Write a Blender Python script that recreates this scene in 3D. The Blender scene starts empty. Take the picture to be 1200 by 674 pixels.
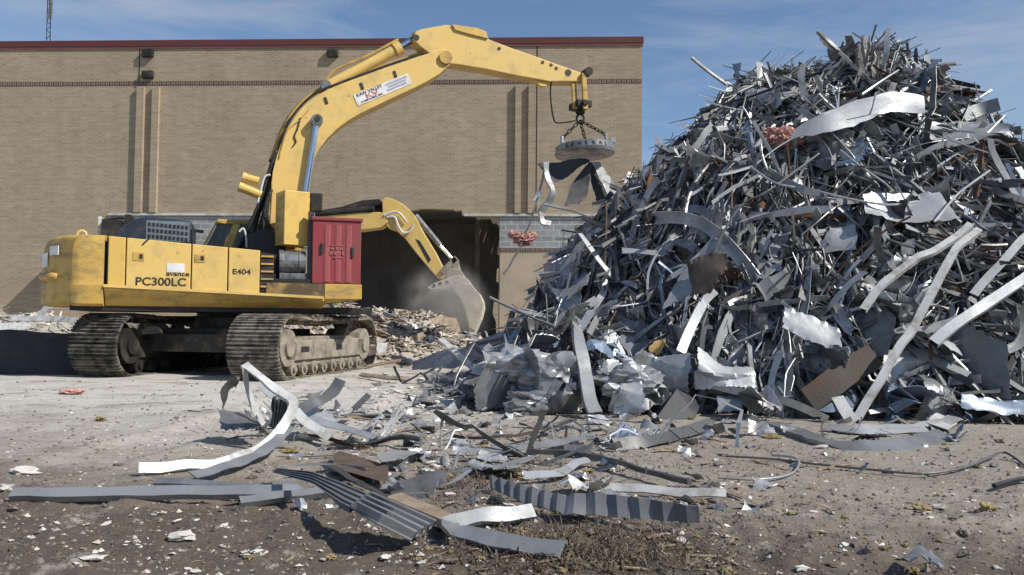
import bpy, math, random
from mathutils import Vector, noise as mnoise, Matrix
import numpy as np
random.seed(7)
SC = bpy.context.scene
COL = SC.collection
# ------------------------------------------------------------------ camera
F = 980.0; HC = 0.92; PITCH = math.atan(43/980); ROLL = 0.008
cam_d = bpy.data.cameras.new("camera"); cam = bpy.data.objects.new("camera", cam_d); COL.objects.link(cam)
cam_d.sensor_width = 36.0; cam_d.lens = 36.0*F/1200; cam_d.clip_start = 0.05; cam_d.clip_end = 3000
cam.matrix_world = Matrix.Translation((0, 0, HC)) @ Matrix.Rotation(math.radians(90)+PITCH, 4, 'X') @ Matrix.Rotation(ROLL, 4, 'Z')
SC.camera = cam
# ------------------------------------------------------------------ sky, sun, exposure
SUN_TO = Vector((1.0, -0.47, 1.0)).normalized()      # towards the sun
ELEV = math.asin(SUN_TO.z); AZ = math.atan2(SUN_TO.x, SUN_TO.y)
W = bpy.data.worlds.new("World"); SC.world = W; W.use_nodes = True
nt = W.node_tree; nt.nodes.clear()
out = nt.nodes.new("ShaderNodeOutputWorld"); bg = nt.nodes.new("ShaderNodeBackground")
sky = nt.nodes.new("ShaderNodeTexSky"); sky.sky_type = 'NISHITA'; sky.sun_disc = False
sky.sun_elevation = ELEV; sky.sun_rotation = AZ
sky.air_density = 1.0; sky.dust_density = 0.1; sky.ozone_density = 3.5; sky.altitude = 300
tc = nt.nodes.new("ShaderNodeTexCoord"); mp = nt.nodes.new("ShaderNodeMapping")
mp.inputs['Scale'].default_value = (1.6, 1.6, 7.0); mp.inputs['Rotation'].default_value = (0.12, 0.25, 0.5)
nz = nt.nodes.new("ShaderNodeTexNoise"); nz.inputs['Scale'].default_value = 1.7; nz.inputs['Detail'].default_value = 7; nz.inputs['Roughness'].default_value = 0.6; nz.inputs['Distortion'].default_value = 0.6
rp = nt.nodes.new("ShaderNodeValToRGB"); rp.color_ramp.elements[0].position = 0.43; rp.color_ramp.elements[1].position = 0.80
rp.color_ramp.elements[0].color = (0, 0, 0, 1); rp.color_ramp.elements[1].color = (0.75, 0.75, 0.75, 1)
mx = nt.nodes.new("ShaderNodeMix"); mx.data_type = 'RGBA'
nt.links.new(tc.outputs['Generated'], mp.inputs['Vector']); nt.links.new(mp.outputs[0], nz.inputs['Vector'])
nt.links.new(nz.outputs[0], rp.inputs[0]); nt.links.new(rp.outputs[0], mx.inputs['Factor'])
nt.links.new(sky.outputs[0], mx.inputs['A']); mx.inputs['B'].default_value = (4.6, 4.9, 5.4, 1)
nt.links.new(mx.outputs['Result'], bg.inputs['Color']); bg.inputs['Strength'].default_value = 0.108
nt.links.new(bg.outputs[0], out.inputs['Surface'])
sun_d = bpy.data.lights.new("sun", 'SUN'); sun_d.energy = 4.6; sun_d.angle = math.radians(0.53); sun_d.color = (1.0, 0.95, 0.87)
sun = bpy.data.objects.new("sun", sun_d); COL.objects.link(sun)
sun.rotation_euler = SUN_TO.to_track_quat('Z', 'Y').to_euler()
VS = SC.view_settings
VS.view_transform = 'Standard'; VS.look = 'None'; VS.exposure = 0.12; VS.gamma = 1.0; VS.use_curve_mapping = False
SC.cycles.use_denoising = True; SC.cycles.max_bounces = 6; SC.cycles.volume_bounces = 0; SC.cycles.transparent_max_bounces = 6

# ------------------------------------------------------------------ pixel <-> space (1200 x 674 pixel grid)
def ray(x, y):
    a, b = (x-600)/F, (337-y)/F
    a, b = a*math.cos(ROLL)-b*math.sin(ROLL), a*math.sin(ROLL)+b*math.cos(ROLL)
    return Vector((a, math.cos(PITCH)-b*math.sin(PITCH), math.sin(PITCH)+b*math.cos(PITCH)))
def PX(x, y, D):
    d = ray(x, y); t = D/d.y; return Vector((d.x*t, D, HC+d.z*t))
def G(x, y, z=0.0):
    d = ray(x, y); t = (z-HC)/d.z; return Vector((d.x*t, d.y*t, z))
def GD(x, y): return G(x, y).y

# ------------------------------------------------------------------ tags and objects
def tag(o, label, cat, group=None, kind=None):
    o['label'] = label
    if cat: o['category'] = cat
    if group: o['group'] = group
    o['kind'] = kind or 'thing'
    return o
def thing(name, label, cat, loc, group=None):
    o = bpy.data.objects.new(name, None); COL.objects.link(o); o.location = loc; o.empty_display_size = 0.2
    o['wl'] = list(loc)
    return tag(o, label, cat, group)
def wl(o):
    return Vector(o['wl']) if o is not None and 'wl' in o else Vector((0, 0, 0))
class MB:
    def __init__(s): s.v = []; s.f = []; s.mi = []; s.cur = 0
    def add(s, vs, fs):
        b = len(s.v); s.v += [tuple(p) for p in vs]; s.f += [tuple(i+b for i in f) for f in fs]; s.mi += [s.cur]*len(fs); return s
    def prism(s, A, B):
        n = len(A)
        return s.add(list(A)+list(B), [tuple(range(n))[::-1], tuple(range(n, 2*n))]+[(i, (i+1) % n, n+(i+1) % n, n+i) for i in range(n)])
    def box(s, c, sx, sy, sz, ax=None):
        X, Y, Z = ax or (Vector((1, 0, 0)), Vector((0, 1, 0)), Vector((0, 0, 1))); c = Vector(c)
        A = [c+X*(a*sx/2)+Y*(b*sy/2)-Z*(sz/2) for a, b in ((-1, -1), (1, -1), (1, 1), (-1, 1))]
        return s.prism(A, [p+Z*sz for p in A])
    def tube(s, pts, r, n=8, caps=True):
        pts = [Vector(p) for p in pts]; rs = r if isinstance(r, (list, tuple)) else [r]*len(pts); vs = []; fs = []
        t = (pts[1]-pts[0]).normalized(); u = t.orthogonal().normalized()
        for i, p in enumerate(pts):
            t = (pts[min(i+1, len(pts)-1)]-pts[max(i-1, 0)]).normalized()
            u = (u-t*u.dot(t)).normalized(); w = t.cross(u)
            for k in range(n):
                a = 2*math.pi*k/n; vs.append(p+(u*math.cos(a)+w*math.sin(a))*rs[i])
        for i in range(len(pts)-1):
            for k in range(n): fs.append((i*n+k, i*n+(k+1) % n, (i+1)*n+(k+1) % n, (i+1)*n+k))
        if caps: fs += [tuple(range(n))[::-1], tuple(range((len(pts)-1)*n, len(pts)*n))]
        return s.add(vs, fs)
    def cyl(s, a, b, r, n=16, r2=None): return s.tube([a, b], [r, r if r2 is None else r2], n)
    def build(s, name, mats, parent=None, smooth=False, bevel=0.0):
        me = bpy.data.meshes.new(name); o0 = wl(parent)
        me.from_pydata([(p[0]-o0.x, p[1]-o0.y, p[2]-o0.z) for p in s.v], [], s.f)
        mats = mats if isinstance(mats, (list, tuple)) else [mats]
        for m in mats: me.materials.append(m)
        me.polygons.foreach_set('material_index', s.mi)
        if smooth or smooth is None: me.polygons.foreach_set('use_smooth', [True]*len(s.f))
        me.update()
        if smooth is None: me.set_sharp_from_angle(angle=math.radians(20))
        o = bpy.data.objects.new(name, me); COL.objects.link(o)
        if parent is not None: o.parent = parent; o['wl'] = list(o0)
        if bevel:
            b = o.modifiers.new('bevel', 'BEVEL'); b.width = bevel; b.segments = 2; b.limit_method = 'ANGLE'; b.angle_limit = math.radians(40)
        return o
def top(mb, name, mats, label, cat, group=None, kind=None, smooth=False, bevel=0.0, center=True):
    """a top-level thing that is one mesh; its origin at its base"""
    xs = [p[0] for p in mb.v]; ys = [p[1] for p in mb.v]; zs = [p[2] for p in mb.v]
    c = Vector(((min(xs)+max(xs))/2, (min(ys)+max(ys))/2, min(zs)))
    mb.v = [(p[0]-c.x, p[1]-c.y, p[2]-c.z) for p in mb.v]
    o = mb.build(name, mats, None, smooth, bevel); o.location = c
    return tag(o, label, cat, group, kind)

# ------------------------------------------------------------------ materials
def newmat(name):
    m = bpy.data.materials.new(name); m.use_nodes = True; t = m.node_tree
    return m, t, t.nodes['Principled BSDF']
def N(t, typ, **kw):
    n = t.nodes.new(typ)
    for k, v in kw.items(): n.inputs[k].default_value = v
    return n
def mat(name, c1, c2=None, rough=0.6, metal=0.0, scale=4.0, lo=0.42, hi=0.62, bump=0.0, bscale=30.0, rnd=0.0, island=False, rvar=0.15, c3=None, detail=6.0, stretch=None, chips=None):
    """c1 with patches of c2 (dirt, wear) by noise in object space; rnd: brightness spread between objects"""
    m, t, b = newmat(name); L = t.links.new
    tc = t.nodes.new('ShaderNodeTexCoord'); vec = tc.outputs['Object']
    if stretch:
        mp = t.nodes.new('ShaderNodeMapping'); mp.inputs['Scale'].default_value = stretch; L(vec, mp.inputs[0]); vec = mp.outputs[0]
    nz = N(t, 'ShaderNodeTexNoise', Scale=scale, Detail=detail, Roughness=0.65); L(vec, nz.inputs['Vector'])
    oi = t.nodes.new('ShaderNodeObjectInfo'); 
    rsrc = oi.outputs['Random']
    if island:
        ge = t.nodes.new('ShaderNodeNewGeometry'); rsrc = ge.outputs['Random Per Island']
    rp = t.nodes.new('ShaderNodeValToRGB'); e = rp.color_ramp.elements
    e[0].position = lo; e[1].position = hi; e[0].color = (*c1, 1); e[1].color = (*(c2 or c1), 1)
    L(nz.outputs[0], rp.inputs[0]); col = rp.outputs[0]
    if c3 is not None:
        mx = t.nodes.new('ShaderNodeMix'); mx.data_type = 'RGBA'
        L(rsrc, mx.inputs['Factor']); L(col, mx.inputs['A']); mx.inputs['B'].default_value = (*c3, 1); col = mx.outputs['Result']
    if rnd:
        mr = N(t, 'ShaderNodeMapRange'); mr.inputs['To Min'].default_value = 1-rnd; mr.inputs['To Max'].default_value = 1+rnd
        wn = t.nodes.new('ShaderNodeMath'); wn.operation = 'MULTIPLY'; wn.inputs[1].default_value = 7.31; L(rsrc, wn.inputs[0])
        fr = t.nodes.new('ShaderNodeMath'); fr.operation = 'FRACT'; L(wn.outputs[0], fr.inputs[0]); L(fr.outputs[0], mr.inputs[0])
        hs = t.nodes.new('ShaderNodeVectorMath'); hs.operation = 'SCALE'; L(col, hs.inputs[0]); L(mr.outputs[0], hs.inputs['Scale']); col = hs.outputs[0]
    if chips:
        nc = N(t, 'ShaderNodeTexNoise', Scale=9.0, Detail=7.0, Roughness=0.8); L(vec, nc.inputs['Vector'])
        rc = N(t, 'ShaderNodeMapRange'); rc.inputs['From Min'].default_value = 0.635; rc.inputs['From Max'].default_value = 0.66; L(nc.outputs[0], rc.inputs[0])
        mc_ = t.nodes.new('ShaderNodeMix'); mc_.data_type = 'RGBA'; L(rc.outputs[0], mc_.inputs['Factor']); L(col, mc_.inputs['A']); mc_.inputs['B'].default_value = (*chips, 1); col = mc_.outputs['Result']
    L(col, b.inputs['Base Color']); b.inputs['Metallic'].default_value = metal
    mr2 = N(t, 'ShaderNodeMapRange'); mr2.inputs['From Min'].default_value = 0.3; mr2.inputs['From Max'].default_value = 0.7
    mr2.inputs['To Min'].default_value = max(0.05, rough-rvar); mr2.inputs['To Max'].default_value = min(1, rough+rvar)
    L(nz.outputs[0], mr2.inputs[0]); L(mr2.outputs[0], b.inputs['Roughness'])
    if bump:
        n2 = N(t, 'ShaderNodeTexNoise', Scale=bscale, Detail=5.0); L(vec, n2.inputs['Vector'])
        bp = N(t, 'ShaderNodeBump', Strength=bump, Distance=0.02); L(n2.outputs[0], bp.inputs['Height']); L(bp.outputs[0], b.inputs['Normal'])
    return m
M = {}
M['yellow'] = mat('yellow_paint', (0.68, 0.445, 0.11), (0.44, 0.29, 0.09), 0.46, 0, 2.2, 0.46, 0.72, 0.10, 60, chips=(.10, .07, .04))
M['yellow_dirty_dim'] = mat('yellow_paint_dusty_dim', (0.56, 0.355, 0.08), (0.24, 0.175, 0.08), 0.6, 0, 2.6, 0.46, 0.70, 0.15, 40, stretch=(1, 1, 2.2), chips=(.09, .065, .04))
M['yellow_pale'] = mat('pale_yellow_paint', (0.73, 0.50, 0.155), (0.50, 0.35, 0.13), 0.46, 0, 2.1, 0.48, 0.72, 0.08, 60, chips=(.10, .07, .04))
M['navy'] = mat('dark_blue_paint', (0.022, 0.03, 0.045), (0.06, 0.065, 0.07), 0.4, 0, 5, 0.5, 0.7)
M['black'] = mat('black_rubber', (0.012, 0.012, 0.013), (0.03, 0.028, 0.025), 0.55, 0, 6)
M['grease'] = mat('greasy_dark_steel', (0.018, 0.016, 0.014), (0.07, 0.058, 0.045), 0.7, 0.1, 3.5, 0.48, 0.68, 0.3, 25)
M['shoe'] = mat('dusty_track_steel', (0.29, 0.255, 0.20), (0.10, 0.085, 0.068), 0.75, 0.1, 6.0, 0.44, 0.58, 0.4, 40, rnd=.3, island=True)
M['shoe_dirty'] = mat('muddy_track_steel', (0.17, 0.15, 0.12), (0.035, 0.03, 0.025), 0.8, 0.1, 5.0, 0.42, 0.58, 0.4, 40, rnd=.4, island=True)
M['dust'] = mat('dust_caked_steel', (0.32, 0.28, 0.225), (0.15, 0.13, 0.105), 0.85, 0, 4, 0.42, 0.66, 0.4, 30)
M['dust_pale'] = mat('pale_dust_caked_steel', (0.58, 0.52, 0.43), (0.40, 0.34, 0.27), 0.9, 0, 4, 0.42, 0.66, 0.4, 30)
M['grille'] = mat('hood_grille_bars', (0.20, 0.23, 0.26), (0.14, 0.16, 0.18), 0.5, 0.2, 8)
M['chrome'] = mat('chrome_rod', (0.62, 0.66, 0.72), (0.5, 0.55, 0.6), 0.22, 1.0, 8)
M['grey_steel'] = mat('grey_steel', (0.22, 0.23, 0.24), (0.10, 0.10, 0.10), 0.5, 0.5, 8)
M['red'] = mat('red_paint', (0.27, 0.042, 0.048), (0.21, 0.06, 0.06), 0.45, 0, 3.0, 0.45, 0.72, 0.05, 50)
M['red_faded'] = mat('sun_faded_red_paint', (0.34, 0.085, 0.09), (0.28, 0.05, 0.055), 0.5, 0, 6, 0.42, 0.7, stretch=(3, 3, .6))
M['white'] = mat('white_paint', (0.78, 0.78, 0.77), (0.62, 0.62, 0.6), 0.5, 0, 6)
M['offwhite'] = mat('dirty_white_paint', (0.66, 0.65, 0.62), (0.42, 0.40, 0.36), 0.55, 0, 5, 0.46, 0.7, 0.1, 40)
M['ink'] = mat('black_lettering', (0.03, 0.026, 0.022), None, 0.6)
M['ink_red'] = mat('red_lettering', (0.55, 0.10, 0.06), None, 0.6)
M['ink_pale'] = mat('faded_lettering', (0.38, 0.36, 0.47), None, 0.6)
M['oily'] = mat('oil_stained_yellow_paint', (0.10, 0.065, 0.03), (0.42, 0.27, 0.07), 0.6, 0, 2.6, 0.46, 0.66, 0.15, 40)
M['dark_sheet'] = mat('tarnished_dark_sheet', (0.045, 0.046, 0.05), (0.09, 0.09, 0.09), 0.6, 0.2, 3.0, 0.45, 0.7, 0.1, 20)
M['ink_gold'] = mat('pale_lettering', (0.33, 0.10, 0.095), None, 0.6)
M['glass'] = mat('dark_cab_glass', (0.012, 0.017, 0.028), None, 0.08)
# scrap
M['rust_bar'] = mat('rusty_rebar', (0.14, 0.09, 0.06), (0.07, 0.05, 0.04), 0.8)
M['galv'] = mat('galvanised_steel', (0.46, 0.47, 0.48), (0.26, 0.265, 0.27), 0.44, 0.5, 4.0, 0.40, 0.64, 0.12, 18, rnd=0.42)
M['galv_light'] = mat('pale_galvanised_steel', (0.44, 0.45, 0.46), (0.27, 0.275, 0.28), 0.5, 0.5, 4.0, 0.40, 0.66, 0.15, 14, rnd=0.28)
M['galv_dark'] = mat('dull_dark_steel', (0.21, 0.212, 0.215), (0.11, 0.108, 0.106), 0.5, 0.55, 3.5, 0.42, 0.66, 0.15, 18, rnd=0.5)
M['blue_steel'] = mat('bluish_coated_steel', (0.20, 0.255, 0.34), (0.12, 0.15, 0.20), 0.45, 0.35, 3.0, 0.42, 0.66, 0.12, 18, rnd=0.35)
M['rust'] = mat('rusty_steel', (0.16, 0.075, 0.035), (0.07, 0.045, 0.032), 0.8, 0.1, 5.0, 0.4, 0.62, 0.3, 40, rnd=0.4)
M['rust_dark'] = mat('dark_rusty_steel', (0.05, 0.042, 0.036), (0.11, 0.062, 0.038), 0.75, 0.1, 4.0, 0.42, 0.68, 0.2, 30)
M['scrap_white'] = mat('white_coated_steel', (0.60, 0.60, 0.585), (0.31, 0.29, 0.26), 0.45, 0.15, 6.0, 0.46, 0.66, 0.1, 30, rnd=0.15)
M['grey_paint'] = mat('grey_coated_steel', (0.27, 0.285, 0.30), (0.19, 0.195, 0.2), 0.45, 0.3, 4.0, 0.42, 0.7, 0.1, 30, rnd=0.25)
M['tan_board'] = mat('weathered_board', (0.36, 0.28, 0.20), (0.22, 0.16, 0.11), 0.85, 0, 6, 0.4, 0.66, 0.3, 40, rnd=0.3)
M['brown_board'] = mat('brown_weathered_board', (0.115, 0.082, 0.058), (0.07, 0.05, 0.036), 0.85, 0, 7, 0.4, 0.66, 0.4, 50)
M['yellow_wood'] = mat('fresh_yellow_wood', (0.55, 0.35, 0.12), (0.4, 0.25, 0.1), 0.8, 0, 7)
M['pink'] = mat('pink_fibre_insulation', (0.70, 0.43, 0.37), (0.42, 0.19, 0.16), 0.95, 0, 12, 0.36, 0.64, 0.6, 60)
M['foam'] = mat('yellow_foam', (0.46, 0.36, 0.17), (0.30, 0.225, 0.10), 0.95, 0, 14, 0.4, 0.62, 0.6, 60, rnd=0.2)
M['plaster'] = mat('white_plaster', (0.72, 0.69, 0.63), (0.5, 0.46, 0.4), 0.9, 0, 20, 0.42, 0.68, 0.4, 60, rnd=0.2)
M['stuff_metal'] = mat('tangled_scrap_steel', (0.52, 0.525, 0.53), (0.30, 0.30, 0.30), 0.48, 0.4, 3.0, 0.40, 0.62, 0.0, 18, rnd=0.55, island=True, c3=(0.15, 0.147, 0.143))
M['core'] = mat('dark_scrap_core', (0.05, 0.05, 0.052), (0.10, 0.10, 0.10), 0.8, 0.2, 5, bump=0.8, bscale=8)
M['rubble_bits'] = mat('rubble_bits', (0.62, 0.57, 0.50), (0.44, 0.385, 0.32), 0.9, 0, 8, 0.4, 0.62, 0, 20, rnd=0.5, island=True, c3=(0.32, 0.265, 0.21))
M['deck_grey'] = mat('dull_grey_deck_paint', (0.20, 0.205, 0.215), (0.13, 0.135, 0.14), 0.45, 0.2, 4, 0.42, 0.68, 0.1, 30)
M['deck_dark'] = mat('dark_deck_paint', (0.17, 0.172, 0.185), (0.11, 0.11, 0.12), 0.45, 0.1, 4, 0.42, 0.68, 0.1, 30)
M['rubble_base'] = mat('rubble_dirt', (0.46, 0.42, 0.36), (0.24, 0.21, 0.175), 0.95, 0, 3.0, 0.4, 0.62, 0.8, 12)
M['rubble_white'] = mat('white_rubble_bits', (0.62, 0.60, 0.56), (0.40, 0.36, 0.31), 0.9, 0, 8, 0.4, 0.62, 0, 20, rnd=0.5, island=True, c3=(0.36, 0.33, 0.29))
M['dirt_bits'] = mat('dirt_clods_and_grit', (0.17, 0.14, 0.11), (0.085, 0.067, 0.05), 0.95, 0, 8, 0.4, 0.62, 0, 20, rnd=0.45, island=True, c3=(0.17, 0.145, 0.12))
M['straw'] = mat('shredded_fibre', (0.20, 0.15, 0.10), (0.10, 0.075, 0.05), 0.95, 0, 8, 0.4, 0.62, 0, 20, rnd=0.5, island=True, c3=(0.07, 0.055, 0.04))
M['splinter_grey'] = mat('grey_splintered_slats', (0.30, 0.28, 0.25), (0.14, 0.13, 0.12), 0.85, 0, 6, 0.4, 0.66, 0.2, 40)
M['berm'] = mat('berm_shade_black', (0.028, 0.029, 0.034), (0.045, 0.045, 0.05), 0.95, 0, 4, bump=0.4, bscale=12)  # near-black colour carries the shade of the added berm
M['concrete'] = mat('grey_concrete', (0.34, 0.33, 0.31), (0.24, 0.23, 0.22), 0.9, 0, 2, bump=0.2)
M['interior'] = mat('dark_interior', (0.26, 0.245, 0.235), (0.17, 0.16, 0.155), 0.9, 0, 0.8)
M['coping'] = mat('red_coping_metal', (0.135, 0.036, 0.034), (0.11, 0.038, 0.035), 0.5, 0.1, 1)
M['coping_light'] = mat('red_coping_lip', (0.27, 0.11, 0.09), None, 0.5)
M['flash'] = mat('white_flashing', (0.62, 0.60, 0.56), (0.4, 0.38, 0.34), 0.7, 0, 3)
def brick_mat(name, a, b_, mortar, bw, bh, ms, bias=0.0, patch=(0.86, 1.1), vertical=False, bumpd=0.004):
    m, t, b = newmat(name); L = t.links.new
    tc = t.nodes.new('ShaderNodeTexCoord'); sp = t.nodes.new('ShaderNodeSeparateXYZ'); cb = t.nodes.new('ShaderNodeCombineXYZ')
    L(tc.outputs['Object'], sp.inputs[0])
    ad = t.nodes.new('ShaderNodeMath'); ad.operation = 'ADD'; L(sp.outputs['X'], ad.inputs[0]); L(sp.outputs['Y'], ad.inputs[1])
    if vertical: L(sp.outputs['Z'], cb.inputs[0]); L(ad.outputs[0], cb.inputs[1])
    else: L(ad.outputs[0], cb.inputs[0]); L(sp.outputs['Z'], cb.inputs[1])
    br = N(t, 'ShaderNodeTexBrick', Scale=1.0); br.inputs['Color1'].default_value = (*a, 1); br.inputs['Color2'].default_value = (*b_, 1); br.inputs['Mortar'].default_value = (*mortar, 1)
    br.inputs['Brick Width'].default_value = bw; br.inputs['Row Height'].default_value = bh; br.inputs['Mortar Size'].default_value = ms; br.inputs['Bias'].default_value = bias
    L(cb.outputs[0], br.inputs['Vector'])
    nz = N(t, 'ShaderNodeTexNoise', Scale=0.55, Detail=8.0, Roughness=0.75); L(cb.outputs[0], nz.inputs['Vector'])
    mr = N(t, 'ShaderNodeMapRange'); mr.inputs['From Min'].default_value = 0.3; mr.inputs['From Max'].default_value = 0.7; mr.inputs['To Min'].default_value = patch[0]; mr.inputs['To Max'].default_value = patch[1]
    L(nz.outputs[0], mr.inputs[0])
    # a second, course-stretched variation: groups of bricks from different batches
    mp = t.nodes.new('ShaderNodeMapping'); mp.inputs['Scale'].default_value = (1.3, 6.0, 1); L(cb.outputs[0], mp.inputs[0])
    n2 = N(t, 'ShaderNodeTexNoise', Scale=1.1, Detail=3.0); L(mp.outputs[0], n2.inputs['Vector'])
    m2 = N(t, 'ShaderNodeMapRange'); m2.inputs['From Min'].default_value = 0.3; m2.inputs['From Max'].default_value = 0.7; m2.inputs['To Min'].default_value = 0.93; m2.inputs['To Max'].default_value = 1.07
    L(n2.outputs[0], m2.inputs[0])
    mu = t.nodes.new('ShaderNodeMath'); mu.operation = 'MULTIPLY'; L(mr.outputs[0], mu.inputs[0]); L(m2.outputs[0], mu.inputs[1])
    mp3 = t.nodes.new('ShaderNodeMapping'); mp3.inputs['Scale'].default_value = (0.9, 0.10, 1); L(cb.outputs[0], mp3.inputs[0])
    n3 = N(t, 'ShaderNodeTexNoise', Scale=1.0, Detail=6.0, Roughness=0.7); L(mp3.outputs[0], n3.inputs['Vector'])
    m3 = N(t, 'ShaderNodeMapRange'); m3.inputs['From Min'].default_value = 0.3; m3.inputs['From Max'].default_value = 0.7; m3.inputs['To Min'].default_value = 0.88; m3.inputs['To Max'].default_value = 1.08
    L(n3.outputs[0], m3.inputs[0]); mu3 = t.nodes.new('ShaderNodeMath'); mu3.operation = 'MULTIPLY'; L(mu.outputs[0], mu3.inputs[0]); L(m3.outputs[0], mu3.inputs[1]); mu = mu3
    vs = t.nodes.new('ShaderNodeVectorMath'); vs.operation = 'SCALE'; L(br.outputs['Color'], vs.inputs[0]); L(mu.outputs[0], vs.inputs['Scale'])
    L(vs.outputs[0], b.inputs['Base Color']); b.inputs['Roughness'].default_value = 0.9
    return m
M['brick'] = brick_mat('tan_brick', (0.40, 0.305, 0.203), (0.31, 0.233, 0.152), (0.40, 0.345, 0.265), 0.24, 0.08, 0.012)
M['brick_dark'] = brick_mat('dark_soldier_brick', (0.105, 0.062, 0.05), (0.07, 0.043, 0.036), (0.26, 0.20, 0.16), 0.24, 0.085, 0.016, vertical=True)
M['block'] = brick_mat('grey_concrete_block', (0.31, 0.315, 0.315), (0.25, 0.255, 0.26), (0.44, 0.44, 0.43), 0.41, 0.205, 0.018)
M['tan_plain'] = mat('tan_painted_block', (0.46, 0.37, 0.27), (0.38, 0.31, 0.23), 0.9, 0, 1.2, bump=0.1)
# ------------------------------------------------------------------ ground
def vnoise(x, y, s):
    x = x*s; y = y*s; xi = np.floor(x).astype(np.int64); yi = np.floor(y).astype(np.int64); fx = x-xi; fy = y-yi
    fx = fx*fx*(3-2*fx); fy = fy*fy*(3-2*fy)
    h = lambda a, b: ((np.sin(a*127.1+b*311.7)*43758.5453) % 1.0)
    return (h(xi, yi)*(1-fx)+h(xi+1, yi)*fx)*(1-fy)+(h(xi, yi+1)*(1-fx)+h(xi+1, yi+1)*fx)*fy - 0.5
def ground_z(x, y):
    x = np.asarray(x, float); y = np.asarray(y, float)
    d = np.clip((y-2.0)/3.0, 0, 1)
    soil = np.clip((5.2-y)/1.2, 0.25, 1)*np.clip((16-y)/8, 0, 1)
    z = 0.035*vnoise(x, y, 1.3)+soil*(0.04*vnoise(x+5, y+3, 4.5)+0.03*vnoise(x, y, 11)+0.02*vnoise(x+1, y, 27))
    for off in (0.0, 1.35):          # ruts pressed by machine tracks, with cleat marks
        dd = np.abs(x-(-2.9+off*1.05+.16*(y-5)-.02*(y-5)**2)); band = np.clip((.30-dd)/.10, 0, 1)*np.clip((13-y)/2, 0, 1)*np.clip((y-3.4)/.8, 0, 1)
        z = z-band*(.018+.009*np.sign(np.sin(y*36))*(.5+vnoise(x, y, 1.7)))+.012*np.clip(1-np.abs(dd-.36)/.08, 0, 1)*np.clip((13-y)/2, 0, 1)*np.clip((y-3.4)/.8, 0, 1)
    far = np.clip((40-y)/15, 0, 1)
    return z*far
def gz(x, y): return float(ground_z(np.array([x]), np.array([y]))[0])
def graded(a, b, step, end, grow):
    v = list(np.arange(a, b, step)); s = step
    while v[-1] < end: s *= grow; v.append(v[-1]+s)
    return v
xp = graded(0, 3.6, 0.03, 700, 1.09); xs = np.array([-a for a in xp[:0:-1]]+xp)
ypos = graded(2.2, 8.0, 0.03, 900, 1.05); ys = np.array([-300, -60, -15, -4, -1, 0.5, 1.4]+ypos)
XX, YY = np.meshgrid(xs, ys); ZZ = ground_z(XX, YY)
nx, ny = len(xs), len(ys)
idx = np.arange(nx*ny).reshape(ny, nx)
fa = np.stack([idx[:-1, :-1], idx[:-1, 1:], idx[1:, 1:], idx[1:, :-1]], -1).reshape(-1, 4)
me = bpy.data.meshes.new('ground'); me.from_pydata(np.stack([XX, YY, ZZ], -1).reshape(-1, 3).tolist(), [], fa.tolist())
me.polygons.foreach_set('use_smooth', [True]*len(fa))
m, t, b = newmat('churned_demolition_dirt'); L = t.links.new
tc = t.nodes.new('ShaderNodeTexCoord'); sp = t.nodes.new('ShaderNodeSeparateXYZ'); L(tc.outputs['Object'], sp.inputs[0])
n1 = N(t, 'ShaderNodeTexNoise', Scale=0.55, Detail=8.0, Roughness=0.7); L(tc.outputs['Object'], n1.inputs['Vector'])
n2 = N(t, 'ShaderNodeTexNoise', Scale=9.0, Detail=8.0, Roughness=0.75); L(tc.outputs['Object'], n2.inputs['Vector'])
n3 = N(t, 'ShaderNodeTexNoise', Scale=70.0, Detail=4.0, Roughness=0.7); L(tc.outputs['Object'], n3.inputs['Vector'])
def mathn(op, a, b_=None, c=None):
    n = t.nodes.new('ShaderNodeMath'); n.operation = op
    for i, q in enumerate((a, b_, c)):
        if q is None: continue
        if isinstance(q, (int, float)): n.inputs[i].default_value = q
        else: L(q, n.inputs[i])
    return n.outputs[0]
def mrange(v, a, b_, c, d):
    n = N(t, 'ShaderNodeMapRange'); n.inputs['From Min'].default_value = a; n.inputs['From Max'].default_value = b_; n.inputs['To Min'].default_value = c; n.inputs['To Max'].default_value = d
    L(v, n.inputs[0]); return n.outputs[0]
def mixc(f, a, b_):
    n = t.nodes.new('ShaderNodeMix'); n.data_type = 'RGBA'; L(f, n.inputs['Factor'])
    for k, q in (('A', a), ('B', b_)):
        if isinstance(q, tuple): n.inputs[k].default_value = (*q, 1)
        else: L(q, n.inputs[k])
    return n.outputs['Result']
wob = mrange(n1.outputs[0], 0.3, 0.7, -1.6, 1.6)
yw = mathn('ADD', sp.outputs['Y'], wob)
xw = mathn('ADD', sp.outputs['X'], wob)
pale = mathn('MULTIPLY', mrange(yw, 5.2, 9.5, 0, 1), mrange(xw, 1.0, -1.5, 0.22, 1.0))
dark = mrange(mathn('ADD', mathn('MULTIPLY', sp.outputs['X'], 0.32), mathn('ADD', mathn('MULTIPLY', wob, 0.5), sp.outputs['Y'])), 4.9, 3.6, 0, 1)
c = mixc(n2.outputs[0], (0.175, 0.145, 0.115), (0.35, 0.31, 0.26))
c = mixc(pale, c, mixc(n2.outputs[0], (0.36, 0.335, 0.295), (0.66, 0.63, 0.58)))
c = mixc(dark, c, mixc(n2.outputs[0], (0.062, 0.048, 0.036), (0.135, 0.105, 0.08)))
spk = mrange(n3.outputs[0], 0.35, 0.68, 0.72, 1.35)
sc_ = t.nodes.new('ShaderNodeVectorMath'); sc_.operation = 'SCALE'; L(c, sc_.inputs[0]); L(spk, sc_.inputs['Scale'])
n4 = N(t, 'ShaderNodeTexNoise', Scale=2.6, Detail=9.0, Roughness=0.8); L(tc.outputs['Object'], n4.inputs['Vector'])
pw = mrange(n4.outputs[0], 0.565, 0.65, 0, 0.6)
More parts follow.
